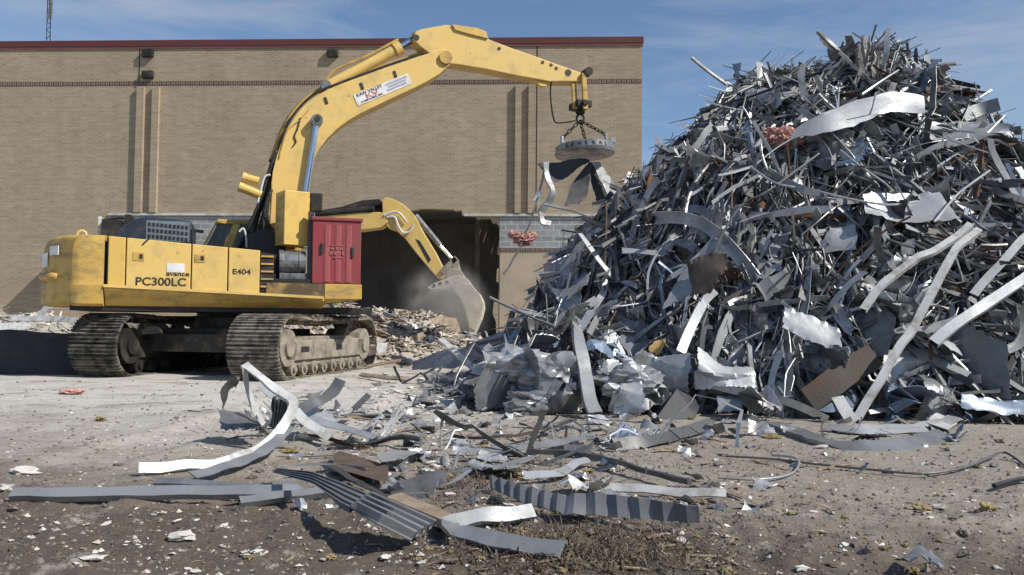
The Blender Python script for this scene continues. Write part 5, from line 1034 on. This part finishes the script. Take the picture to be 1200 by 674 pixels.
yard('metal_strip', [(378, 541, 5.3), (410, 558, 5.0), (442, 576, 4.75), (452, 585, 4.6)], ang_prof(.04, .03), 'galv_dark', 'dark thin angle lying along the ribbed decking sheet', 'metal strip', fu)
mb = MB(); mb.prism([PY(390, 533, 5.45), PY(398, 528, 5.7), PY(456, 546, 5.2), PY(452, 550, 5.05)], [PY(390, 548, 5.40), PY(398, 541, 5.65), PY(456, 563, 5.12), PY(452, 566, 4.98)]); top(mb, 'wooden_beam', M['brown_board'], 'short brown wooden beam lying behind the ribbed decking sheet', 'board', bevel=.006)
mb = MB(); q_ = [G(452, 582, .055), G(470, 577, .055), G(530, 602, .055), G(522, 611, .055)]; mb.prism(q_, [p-Vector((0, 0, .04)) for p in q_]); top(mb, 'wooden_board', M['tan_board'], 'tan plank between the ribbed decking sheet and the bent white trim', 'board')
yard('metal_trim', [(626, 598, 4.2), (590, 602, 4.15), (555, 606, 4.1), (524, 613, 4.0), (535, 622, 3.85), (575, 630, 3.72), (615, 636, 3.64), (660, 643, 3.56)], chan_prof(.072, .025), 'galv_light', 'white metal trim folded into a sharp V on the dirt', 'metal trim', Vector((.1, -.75, .7)), 4, .014, kinky=True)
hpanel('decking_sheet', [], [], 'deck_dark', 'dark ribbed decking strip with light and dark bands, buckled in the middle', 'metal sheet', A=[G(572, 556, .09), G(612, 568, .10), G(662, 580, .11), G(690, 576, .14), G(740, 582, .14), G(818, 594, .12)], B=[G(574, 572, .04), G(612, 588, .04), G(662, 602, .05), G(694, 603, .05), G(740, 607, .05), G(820, 614, .04)], crump=.004, nu=105, nv=5, corr=13, amp=-.017, ragged=0)
yard('metal_strip', [(700, 569, 4.75), (745, 572, 4.65), (800, 577, 4.55), (850, 580, 4.5)], flat_prof(.045, .012), 'scrap_white', 'flat white strip lying just behind the banded decking strip', 'metal strip', Vector((0, -.8, .6)))
yard('bent_pipe', [(618, 531, 6.2), (665, 533, 6.05), (705, 540, 5.75), (745, 551, 5.4), (785, 562, 5.05), (810, 570, 4.85)], flat_prof(.03, .03), 'galv_dark', 'long dark bent bar curving behind the banded decking strip', 'metal bar', UP)
yard('metal_strip', [(548, 530, 6.2), (600, 526, 6.3), (650, 519, 6.5), (690, 511, 6.75)], flat_prof(.085), 'galv_light', 'pale flat strip lying between pile foot and banded decking', 'metal strip', Vector((0, -.4, .9)))
yard('steel_channel', [(720, 520, 6.55), (760, 517, 6.6), (800, 506, 6.9), (836, 495, 7.3)], ang_prof(.11, .07), 'galv_dark', 'dark grey angle channel reaching toward the dark cone plate', 'steel angle', Vector((0, -.8, .6)))
hpanel('metal_sheet', [], [], 'galv_dark', 'small dark crumpled plate at the end of the pale flat strip', 'metal sheet', A=[PY(658, 514, 6.6), PY(690, 518, 6.55)], B=[PY(662, 527, 6.35), PY(690, 528, 6.3)], crump=.06, nu=8, nv=5)
yard('metal_strip', [(615, 558, 5.2), (650, 556, 5.3), (672, 545, 5.55), (690, 538, 5.8)], flat_prof(.06), 'galv_light', 'pale curled strip among yellow foam behind the banded decking', 'metal strip', fu)
yard('metal_strip', [(530, 512, 6.8), (580, 514, 6.75), (630, 507, 7.0), (675, 493, 7.7)], flat_prof(.03, .02), 'rust_dark', 'thin dark rusty bar lying in the dirt before the pile toe', 'metal bar', UP)
hpanel('metal_sheet', [], [], 'galv_dark', 'dark crumpled sheet beside the bowed white strip', 'metal sheet', A=[PY(262, 490, 6.5), PY(285, 478, 6.6), PY(305, 484, 6.6)], B=[PY(256, 501, 6.3), PY(285, 503, 6.3), PY(318, 502, 6.3)], crump=.06)
yard('metal_strip', [(348, 480, 6.6), (366, 475, 6.7), (384, 466, 6.8), (398, 446, 6.9)], flat_prof(.12), 'galv_dark', 'dark ragged strip rearing up behind the white loop', 'metal strip', Vector((-.3, -.8, .4)), crump=.03)
yard('metal_strip', [(345, 482, 6.2), (362, 496, 6.1), (388, 512, 6.0)], flat_prof(.075), 'scrap_white', 'straight white strip slanting down from the loop of the white channel', 'metal strip', Vector((.3, -.8, .5)))
yard('metal_strip', [(355, 490, 6.6), (400, 500, 6.4), (440, 512, 6.2)], ang_prof(.07, .04), 'galv', 'grey angle strip lying behind the slanting white strip', 'metal strip', fu)
hpanel('metal_sheet', [], [], 'galv', 'small crumpled grey sheet behind the grey angle strip', 'metal sheet', A=[PY(352, 480, 6.9), PY(392, 482, 6.9)], B=[PY(350, 497, 6.6), PY(394, 498, 6.6)], crump=.05)
hpanel('metal_sheet', [], [], 'scrap_white', 'upright white bent plate with a brown shaded side', 'metal sheet', A=[PY(464, 480, 7.0), PY(474, 482, 6.9)], B=[PY(444, 510, 6.4), PY(450, 514, 6.35)], crump=.02, nu=6, nv=6)
hpanel('metal_sheet', [], [], 'scrap_white', 'low white curled sheet beside the upright white bent plate', 'metal sheet', A=[PY(404, 500, 6.6), PY(428, 494, 6.7), PY(448, 482, 6.8)], B=[PY(404, 506, 6.45), PY(430, 506, 6.45), PY(452, 494, 6.6)], crump=.05)
yard('metal_strip', [(414, 480, 7.5), (424, 470, 7.6), (432, 462, 7.7)], flat_prof(.06), 'galv_dark', 'small dark strip tilted up from pale ground', 'metal strip', fu)
hpanel('metal_sheet', [], [], 'grey_paint', 'grey flat offcut lying beside the brown wooden beam', 'metal sheet', A=[PY(437, 540, 5.6), PY(492, 524, 6.0)], B=[PY(450, 547, 5.4), PY(498, 530, 5.8)], crump=.03, nu=10, nv=5)
hpanel('metal_sheet', [], [], 'galv_dark', 'dark crumpled bar lying behind the tan plank', 'metal sheet', A=[PY(455, 565, 5.05), PY(500, 557, 5.2), PY(524, 552, 5.3)], B=[PY(458, 578, 4.85), PY(495, 576, 4.9), PY(526, 562, 5.1)], crump=.06)
hpanel('metal_sheet', [], [], 'galv', 'grey flat sheet offcut half buried behind the banded decking', 'metal sheet', A=[PY(556, 540, 5.75), PY(600, 545, 5.6), PY(625, 545, 5.6)], B=[PY(552, 548, 5.5), PY(595, 556, 5.3), PY(625, 553, 5.35)], crump=.04)
hpanel('metal_sheet', [], [], 'galv_light', 'curved grey offcut lying alone on the open dirt', 'metal sheet', A=[PY(1058, 648, 3.6), PY(1078, 644, 3.65), PY(1105, 655, 3.5)], B=[PY(1060, 652, 3.5), PY(1084, 654, 3.45), PY(1104, 662, 3.36)], crump=.012, nu=10, nv=5)
hpanel('metal_sheet', [], [], 'scrap_white', 'crumpled white sheet scrap resting on the banded decking', 'metal sheet', A=[PY(672, 566, 4.6), PY(696, 561, 4.6), PY(712, 568, 4.6)], B=[PY(668, 576, 4.4), PY(690, 574, 4.4), PY(710, 574, 4.4)], crump=.06, freq=7)
yard('wire', [(345, 548, 5.2), (400, 545, 5.25), (430, 552, 5.15)], flat_prof(.012, .012), 'galv_dark', 'thin dark wire lying behind the ribbed decking sheet', 'wire', UP)
def cable(px, r, m, label, nm='wire'):
    mb = MB(); mb.tube(smooth_path([G(x, y)+Vector((0, 0, r+.012+l)) for x, y, l in px], 6), r, 6); return top(mb, nm, M[m], label, 'wire')
cable([(850, 538, 0), (900, 541, 0), (960, 548, 0), (1020, 554, 0), (1080, 559, 0), (1120, 556, .01), (1140, 552, .02), (1160, 545, .03), (1175, 540, .04), (1190, 544, .02), (1204, 553, 0)], .008, 'galv_dark', 'thin dark cable snaking across the open dirt to the picture edge')
cable([(842, 564, 0), (890, 566, 0), (925, 560, 0), (936, 550, .01), (930, 543, .02), (905, 540, .02)], .008, 'galv_light', 'pale wire hooked into a loop on the open dirt')
cable([(1165, 575, 0), (1185, 571, .01), (1205, 568, .01)], .015, 'black', 'short black hose end at the edge of the open dirt', 'hose')
# small chips and scraps
LABP = {'plaster_chunk': ('white plaster chunk', 'plaster'), 'foam_scrap': ('yellow foam scrap', 'foam scrap'), 'wood_splinter': ('tan wood splinter', 'wood splinter'), 'metal_offcut': ('grey metal offcut', 'metal offcut'), 'stone': ('grey stone', 'stone')}
def gzone(x, y):
    if y > 610: return 'on the dark soil'
    if y > 520 and x < 330: return 'on the dirt near the longest grey channel'
    if y > 540 and x > 860: return 'on the open dirt near the thin dark cable'
    if y > 500 and x > 540: return 'around the banded decking strip'
    if y < 470 and x < 440: return 'on the pale dusty ground by the tracks'
    return 'among the litter behind the wooden beam' if x < 620 else 'before the pile foot'
SL_ = {}
RS = random.Random(9)
for kind in LABP:
    SL_[kind] = []
    for k in range(5):
        mb = MB()
        if kind in ('plaster_chunk', 'stone'): lump(mb, (0, 0, .16), .5, 2, .75, 1.9, k*3+len(kind), (1, .7, .5 if kind == 'stone' else .3))
        elif kind == 'foam_scrap': lump(mb, (0, 0, .18), .5, 3, .75, 2.0, k*3, (1, .75, .4))
        elif kind == 'wood_splinter': ribbon(mb, [(-.5, 0, .03), (-.1, .02*k, .05), (.2, 0, .04), (.55, .03, .06)], flat_prof(.09+.02*k, .04), UP, None, .03, k, [.7, 1, .9, .3])
        else: panel(mb, [(-.5, -.2, 0), (0, -.25, .1), (.5, -.2, 0)], [(-.45, .2, .15), (0, .25, .22), (.4, .15, .1)], 8, 5, .3, 2.4, k, t=.02, ragged=.05)
        mm = {'plaster_chunk': M['plaster'], 'foam_scrap': M['foam'], 'wood_splinter': M['tan_board'], 'metal_offcut': M['galv'], 'stone': M['dirt_bits']}[kind]
        SL_[kind].append(lib_mesh(kind, mb, mm))
def chip(kind, x, y, px, R, yaw=None):
    p = G(x, y); p.z = gz(p.x, p.y); o = bpy.data.objects.new(kind, R.choice(SL_[kind])); COL.objects.link(o)
    s_ = px*p.y/F; o.location = p; o.rotation_euler = (R.uniform(-.2, .2), R.uniform(-.2, .2), R.uniform(0, 6.3)); o.scale = (s_, s_, s_*R.uniform(.7, 1.2))
    nm, cat = LABP[kind]; sz = 'large' if px > 17 else 'small' if px < 9 else 'medium'
    tag(o, f'{sz} {nm} lying {gzone(x, y)}', cat, cat+' pieces strewn over the yard'); return o
for kind, lst in (('plaster_chunk', [(798, 632, 18), (529, 583, 15), (452, 649, 16), (494, 660, 14), (455, 560, 18), (500, 555, 22), (596, 596, 16), (660, 636, 14), (705, 528, 10), (868, 606, 14), (1100, 592, 18), (962, 528, 14), (845, 572, 14), (990, 640, 14), (215, 635, 26), (110, 660, 30), (300, 650, 14), (1085, 605, 12), (940, 665, 16), (1016, 668, 12), (30, 550, 30), (5, 580, 26)]),
                  ('foam_scrap', [(605, 558, 20), (655, 560, 18), (690, 556, 18), (990, 610, 11), (1080, 598, 20), (1158, 600, 20), (853, 667, 18), (292, 655, 13), (90, 462, 14), (118, 495, 13), (338, 528, 20), (425, 546, 22), (905, 512, 18), (745, 645, 16), (520, 560, 18), (490, 655, 10)])):
    for x, y, px in lst: chip(kind, x, y, px, RS)
mb = MB(); lump(mb, G(85, 462)+Vector((0, 0, .03)), .12, 3, .5, 2, 4, (1.2, .7, .3)); top(mb, 'insulation_clump', M['pink'], 'small flat pink insulation scrap on the pale dusty ground', 'insulation')
def sprinkle(kind, n, R, box, px):
    for _ in range(n):
        y = box[1]+(box[3]-box[1])*R.random()**.8; chip(kind, R.uniform(box[0], box[2]), y, R.uniform(*px)*(.5+.5*(y-430)/240), R)
sprinkle('plaster_chunk', 70, RS, (0, 450, 1200, 672), (4, 11)); sprinkle('plaster_chunk', 55, RS, (380, 452, 660, 560), (6, 20)); sprinkle('plaster_chunk', 14, RS, (100, 585, 330, 672), (5, 14))
sprinkle('foam_scrap', 44, RS, (380, 470, 1200, 670), (6, 15)); sprinkle('wood_splinter', 130, RS, (380, 448, 1000, 600), (14, 50)); sprinkle('wood_splinter', 70, RS, (500, 600, 860, 672), (14, 50))
sprinkle('wood_splinter', 30, RS, (0, 480, 1200, 670), (10, 36)); sprinkle('metal_offcut', 95, RS, (340, 465, 900, 600), (14, 48)); sprinkle('metal_offcut', 26, RS, (700, 490, 1200, 560), (12, 34)); sprinkle('stone', 90, RS, (0, 470, 1200, 672), (5, 16))
sprinkle('plaster_chunk', 40, RS, (440, 438, 600, 490), (8, 22)); sprinkle('metal_offcut', 50, RS, (440, 445, 640, 520), (10, 36)); sprinkle('wood_splinter', 50, RS, (400, 480, 640, 560), (16, 60))
# bent offcuts of the pile's own kinds littering the yard
YG = {'metal_strip': 'metal strip', 'steel_channel': 'steel channel', 'metal_sheet': 'metal sheet', 'metal_rod': 'thin metal rod'}
def litter(kind, n, box, sc, where, R):
    for _ in range(n):
        x, y = R.uniform(box[0], box[2]), R.uniform(box[1], box[3]); p = G(x, y); p.z = gz(p.x, p.y)+.03; a = R.uniform(0, 6.28) if R.random() < .4 else R.gauss(-.1, .35)
        o = place(kind, p, Vector((R.gauss(0, .12), R.gauss(0, .12), 1)).normalized(), Vector((math.cos(a), math.sin(a), R.gauss(.03, .06))).normalized(), R, R.gauss(0, .5), sc)
        lo = min((o.matrix_world @ v.co).z for v in o.data.vertices); o.matrix_world = Matrix.Translation((0, 0, max(-.05, gz(p.x, p.y)-.012-lo))) @ o.matrix_world
        w_ = o['label'].split(); o['label'] = ' '.join(w_[:next(i for i, q in enumerate(w_) if q in ('at', 'on'))])+' lying '+where; o['group'] = 'offcuts lying '+where
RY = random.Random(77)
litter('metal_strip', 26, (380, 490, 720, 575), .38, 'around the brown wooden beam', RY)
litter('steel_channel', 12, (380, 490, 760, 570), .36, 'around the brown wooden beam', RY)
litter('metal_sheet', 22, (400, 485, 700, 565), .30, 'around the brown wooden beam', RY)
litter('metal_rod', 12, (330, 490, 760, 600), .40, 'around the brown wooden beam', RY)
litter('metal_strip', 16, (250, 480, 400, 520), .35, 'behind the loop of the long white channel', RY)
litter('metal_sheet', 10, (260, 480, 400, 512), .28, 'behind the loop of the long white channel', RY)
litter('metal_sheet', 20, (485, 432, 600, 478), .55, 'on the pale ground beside the pile toe', RY)
litter('metal_strip', 20, (480, 432, 610, 478), .55, 'on the pale ground beside the pile toe', RY)
litter('metal_strip', 22, (640, 490, 1190, 525), .42, 'along the front of the pile foot', RY)
litter('metal_sheet', 16, (640, 488, 1190, 520), .38, 'along the front of the pile foot', RY)
# grit and clods too many to count
R = random.Random(31); mb = MB()
def bit(mb, p, s, R):
    a = R.uniform(0, 6.28); X = Vector((math.cos(a), math.sin(a), R.uniform(-.2, .2)))*s; Y = Vector((-math.sin(a), math.cos(a), R.uniform(-.3, .3)))*s*R.uniform(.4, 1); Z = Vector((R.uniform(-.3, .3), R.uniform(-.3, .3), R.uniform(.4, 1)))*s*.8
    mb.add([p-X*R.uniform(.6, 1), p+X-Y*.3, p+Y, p-Y, p+Z], [(0, 3, 4), (3, 1, 4), (1, 2, 4), (2, 0, 4), (0, 2, 1, 3)])
for _ in range(20000):
    y = 440+234*R.random()**.75; x = R.uniform(-40, 1240)
    if y < 500 and x > 640 and R.random() < .7: continue
    p = G(x, y); p.z = gz(p.x, p.y)-.002; bit(mb, p, min(.035, R.choice((.003, .004, .005, .006, .008, .011, .018))*(.55+.11*p.y)), R)
gr = mb.build('ground_litter', M['dirt_bits']); gr['kind'] = 'stuff'; gr['label'] = 'grit, clods and crumbs scattered over the yard'
mb = MB()
for _ in range(7500):
    if R.random() < .5: x, y = R.gauss(520, 90), R.gauss(520, 50)
    else: x, y = R.uniform(0, 1200), R.uniform(450, 672)
    if not (446 < y < 672): continue
    p = G(x, y)
    if float(vnoise(np.array([p.x]), np.array([p.y]), 1.6)[0]) < R.uniform(-.35, .3): continue
    p.z = gz(p.x, p.y); bit(mb, p, R.choice((.004, .006, .008, .012, .02)), R)
gr = mb.build('chip_litter', M['rubble_white']); gr['kind'] = 'stuff'; gr['label'] = 'pale chips of plaster and board scattered over the yard'
# tufts of shredded straw coloured fibre in the dark soil
mb = MB()
for _ in range(4600):
    x, y = (R.gauss(690, 70), R.gauss(645, 18)) if R.random() < .55 else (R.gauss(545, 34), R.gauss(568, 16)) if R.random() < .35 else (R.uniform(380, 1000), R.gauss(530, 30)) if R.random() < .6 else (R.uniform(480, 860), R.uniform(590, 672))
    if y > 674 or y < 450: continue
    p = G(x, y); p.z = gz(p.x, p.y); a = R.uniform(0, 6.28); d = Vector((math.cos(a), math.sin(a), R.uniform(0, .8)))*R.uniform(.02, .09); s = Vector((-math.sin(a), math.cos(a), .3))*R.uniform(.001, .0035)
    mb.add([p-s, p+s, p+d*.6+s+Vector((0, 0, .01)), p+d*.6-s+Vector((0, 0, .01)), p+d*1.0-Vector((0, 0, .01))], [(0, 1, 2, 3), (3, 2, 4)])
gr = mb.build('straw_litter', M['straw']); gr['kind'] = 'stuff'; gr['label'] = 'shredded tan fibre and roots in the dark soil'

# ------------------------------------------------------------------ rubble at the opening and by the wall
def mound(name, cx, cy, rx, ry, h, m, label, seed):
    gx = np.linspace(cx-rx, cx+rx, 60); gy = np.linspace(cy-ry, cy+ry, 40); X, Y = np.meshgrid(gx, gy)
    r = ((X-cx)/rx)**2+((Y-cy)/ry)**2; Z = h*np.clip(1-r, 0, 1)**.8*(1+.5*vnoise(X+seed, Y, 1.1)+.35*vnoise(X, Y, 2.9))-.03
    i = np.arange(X.size).reshape(X.shape); f = np.stack([i[:-1, :-1], i[:-1, 1:], i[1:, 1:], i[1:, :-1]], -1).reshape(-1, 4)
    mb = MB(); mb.add(np.stack([X, Y, Z], -1).reshape(-1, 3).tolist(), f.tolist()); o = mb.build(name, m, smooth=True); o['kind'] = 'stuff'; o['label'] = label
    return lambda x, y: float(np.interp(0, [0], [0]))+h*max(0, 1-((x-cx)/rx)**2-((y-cy)/ry)**2)**.8*(1+.5*float(vnoise(np.array([x+seed]), np.array([y]), 1.1)[0])+.35*float(vnoise(np.array([x]), np.array([y]), 2.9)[0]))-.03
H1 = mound('rubble_mound', -4.3, 21.6, 4.6, 4.6, 1.2, M['rubble_base'], 'dusty rubble mound in front of the dark opening', 2)
H2 = mound('rubble_mound', -17.0, 25.0, 7.5, 3.4, 1.1, M['rubble_base'], 'pale rubble bank along the foot of the brick wall', 5)
def plank(mb, c, d, nrm, Ln, w_, t_): 
    s = d.cross(nrm).normalized(); ribbon(mb, [c-d*Ln/2, c, c+d*Ln/2], [(-w_/2, 0), (w_/2, 0), (w_/2, t_), (-w_/2, t_)], nrm, None, .02, 1)
def rubble_bits(n, H, cx, cy, rx, ry, m, name, label, sz, R):
    mb = MB(); c = 0
    while c < n:
        x, y = R.uniform(cx-rx, cx+rx), R.uniform(cy-ry, cy+ry)
        if ((x-cx)/rx)**2+((y-cy)/ry)**2 > 1: continue
        c += 1; p = Vector((x, y, H(x, y)))
        if R.random() < .45: bit(mb, p, R.choice(sz)*1.2, R)
        else: a = R.uniform(0, 6.28); plank(mb, p+Vector((0, 0, .02)), Vector((math.cos(a), math.sin(a), R.gauss(.1, .35))).normalized(), UP, R.choice(sz)*R.uniform(2, 6), R.choice(sz)*R.uniform(.4, 1.3), .015)
    o = mb.build(name, m); o['kind'] = 'stuff'; o['label'] = label
rubble_bits(6500, H1, -4.3, 21.6, 4.5, 4.5, M['rubble_bits'], 'rubble_bits', 'broken boards, plaster and dust heaped before the dark opening', (.025, .035, .05, .07, .11), R)
rubble_bits(2200, H2, -17.0, 25.0, 7.4, 3.3, M['rubble_white'], 'rubble_bits', 'white and grey broken bits on the rubble bank by the wall', (.03, .05, .08, .14), R)
def loose(kind, n, H, cx, cy, rx, ry, mats, lab, cat, grp, R, Lr=(.3, 1.0), wr=(.04, .16), front=True):
    lib = []
    for k, mn in enumerate(mats):
        for j in range(2):
            mb = MB(); L_ = R.uniform(*Lr); panel(mb, [(-L_/2, -.5*R.uniform(*wr), 0), (0, -.08, .02), (L_/2, -.5*R.uniform(*wr), 0)], [(-L_/2, .5*R.uniform(*wr), 0), (0, .08, .03), (L_/2, .5*R.uniform(*wr), 0)], 7, 4, .06, 2, k*2+j, t=.025, ragged=.015); lib.append((mn, lib_mesh(kind, mb, M[mn])))
    for _ in range(n):
        while True:
            x, y = R.uniform(cx-rx, cx+rx), R.uniform(cy-ry, cy+(.2*ry if front else ry))
            if ((x-cx)/rx)**2+((y-cy)/ry)**2 < .92: break
        mn, me = R.choice(lib); o = bpy.data.objects.new(kind, me); COL.objects.link(o); o.location = (x, y, H(x, y)+.06); o.rotation_euler = (R.gauss(0, .5), R.gauss(0, .45), R.uniform(0, 6.3)); sc = R.uniform(.7, 1.2); o.scale = (sc, sc, sc)
        tag(o, lab.format(c={'tan_board': 'tan', 'scrap_white': 'white', 'yellow_wood': 'yellowish', 'galv_dark': 'dark', 'grey_paint': 'grey', 'plaster': 'chalky white'}[mn]), cat, grp)
loose('broken_board', 90, H1, -4.3, 21.6, 4.4, 4.4, ('tan_board', 'scrap_white', 'plaster', 'grey_paint', 'galv_dark', 'tan_board'), '{c} broken board sticking out of the dusty rubble mound', 'board', 'broken boards in the dusty rubble mound', R)
loose('broken_board', 40, H2, -17.0, 25.0, 7.2, 3.2, ('scrap_white', 'plaster', 'grey_paint', 'scrap_white'), '{c} broken board lying on the rubble bank by the brick wall', 'board', 'broken boards on the rubble bank by the wall', R)
for px, m, lab in (([(423, 440, 16.6), (458, 444, 15.9), (480, 445, 15.5)], 'tan_board', 'pale wooden slat at the edge of the pale ground beside the track'), ([(430, 430, 17), (470, 423, 16.6)], 'tan_board', 'tan plank tipped against the rubble beside the crawler track')):
    yard('wooden_batten', px, flat_prof(.07, .03), m, lab, 'board', Vector((0, -.7, .7)))
hpanel('plaster_board', [], [], 'scrap_white', 'bright white square board end in the rubble beside the crawler track', 'board', A=[PY(442, 402, 17), PY(453, 402, 17)], B=[PY(442, 415, 16.8), PY(453, 416, 16.8)], crump=.01, nu=4, nv=4)
hpanel('plaster_board', [], [], 'tan_board', 'large pale dusty slab leaning below the second excavator bucket', 'board', A=[PY(506, 374, 21), PY(517, 369, 21.2), PY(534, 378, 21)], B=[PY(502, 389, 20.5), PY(520, 392, 20.4), PY(540, 391, 20.5)], crump=.08)
yard('loose_board', [(48, 372, 20.5), (54, 362, 20.5), (62, 357, 20.5)], flat_prof(.16, .03), 'scrap_white', 'short white board standing tilted on the rubble bank before the wall', 'board', Vector((0, -1, .2)))
yard('loose_board', [(-20, 385, 19), (10, 384, 19), (35, 383, 19)], flat_prof(.22, .03), 'scrap_white', 'long white board lying flat along the near side of the rubble bank', 'board', Vector((0, -.8, .6)))
yard('loose_board', [(14, 374, 21.5), (55, 374, 21.5), (100, 376, 21)], flat_prof(.16, .03), 'scrap_white', 'long pale board across the top of the rubble bank', 'board', Vector((0, -.8, .6)))
# added near-black berm standing in for the shadow beside the track
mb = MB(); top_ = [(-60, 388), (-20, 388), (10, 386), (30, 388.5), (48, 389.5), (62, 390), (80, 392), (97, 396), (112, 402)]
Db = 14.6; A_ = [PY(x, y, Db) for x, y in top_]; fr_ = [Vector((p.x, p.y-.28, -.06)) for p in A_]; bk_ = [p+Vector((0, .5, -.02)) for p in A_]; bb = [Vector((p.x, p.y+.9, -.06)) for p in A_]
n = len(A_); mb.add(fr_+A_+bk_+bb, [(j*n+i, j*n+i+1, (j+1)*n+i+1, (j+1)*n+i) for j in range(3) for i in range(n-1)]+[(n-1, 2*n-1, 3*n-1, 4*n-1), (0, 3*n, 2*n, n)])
top(mb, 'shade_berm', M['berm'], 'low dark added berm standing in for shade beside the muddy crawler track', 'berm')
# ------------------------------------------------------------------ dust hanging below the second bucket
mb = MB(); lump(mb, PX(520, 362, 22.6), 1.45, 2, .1, 1, 1, (1.3, 1.1, 1.1)); du = mb.build('dust_cloud', None if False else M['dust'], smooth=True)
m = bpy.data.materials.new('dust_in_air'); m.use_nodes = True; t = m.node_tree; t.nodes.clear(); L = t.links.new
o_ = t.nodes.new('ShaderNodeOutputMaterial'); pv = t.nodes.new('ShaderNodeVolumePrincipled'); pv.inputs['Color'].default_value = (.78, .72, .64, 1)
nz = N(t, 'ShaderNodeTexNoise', Scale=1.3, Detail=5.0, Roughness=0.62); nz.inputs['Distortion'].default_value = 0.7; tc = t.nodes.new('ShaderNodeTexCoord'); L(tc.outputs['Object'], nz.inputs['Vector'])
mr = N(t, 'ShaderNodeMapRange'); mr.inputs['From Min'].default_value = .38; mr.inputs['From Max'].default_value = .72; mr.inputs['To Min'].default_value = 0; mr.inputs['To Max'].default_value = 3.4; L(nz.outputs[0], mr.inputs[0])
gd = t.nodes.new('ShaderNodeVectorMath'); gd.operation = 'DISTANCE'; L(tc.outputs['Object'], gd.inputs[0]); gd.inputs[1].default_value = tuple(PX(520, 362, 22.6))
m2 = N(t, 'ShaderNodeMapRange'); m2.interpolation_type = 'SMOOTHERSTEP'; m2.inputs['From Min'].default_value = 0.0; m2.inputs['From Max'].default_value = 1.55; m2.inputs['To Min'].default_value = 1; m2.inputs['To Max'].default_value = 0; L(gd.outputs['Value'], m2.inputs[0])
mu = t.nodes.new('ShaderNodeMath'); mu.operation = 'MULTIPLY'; L(mr.outputs[0], mu.inputs[0]); L(m2.outputs[0], mu.inputs[1]); L(mu.outputs[0], pv.inputs['Density']); L(pv.outputs[0], o_.inputs['Volume'])
du.data.materials.clear(); du.data.materials.append(m); du['kind'] = 'stuff'; du['label'] = 'pale dust puff hanging below the second excavator bucket'
for o in bpy.data.objects:
    if 'wl' in o: del o['wl']
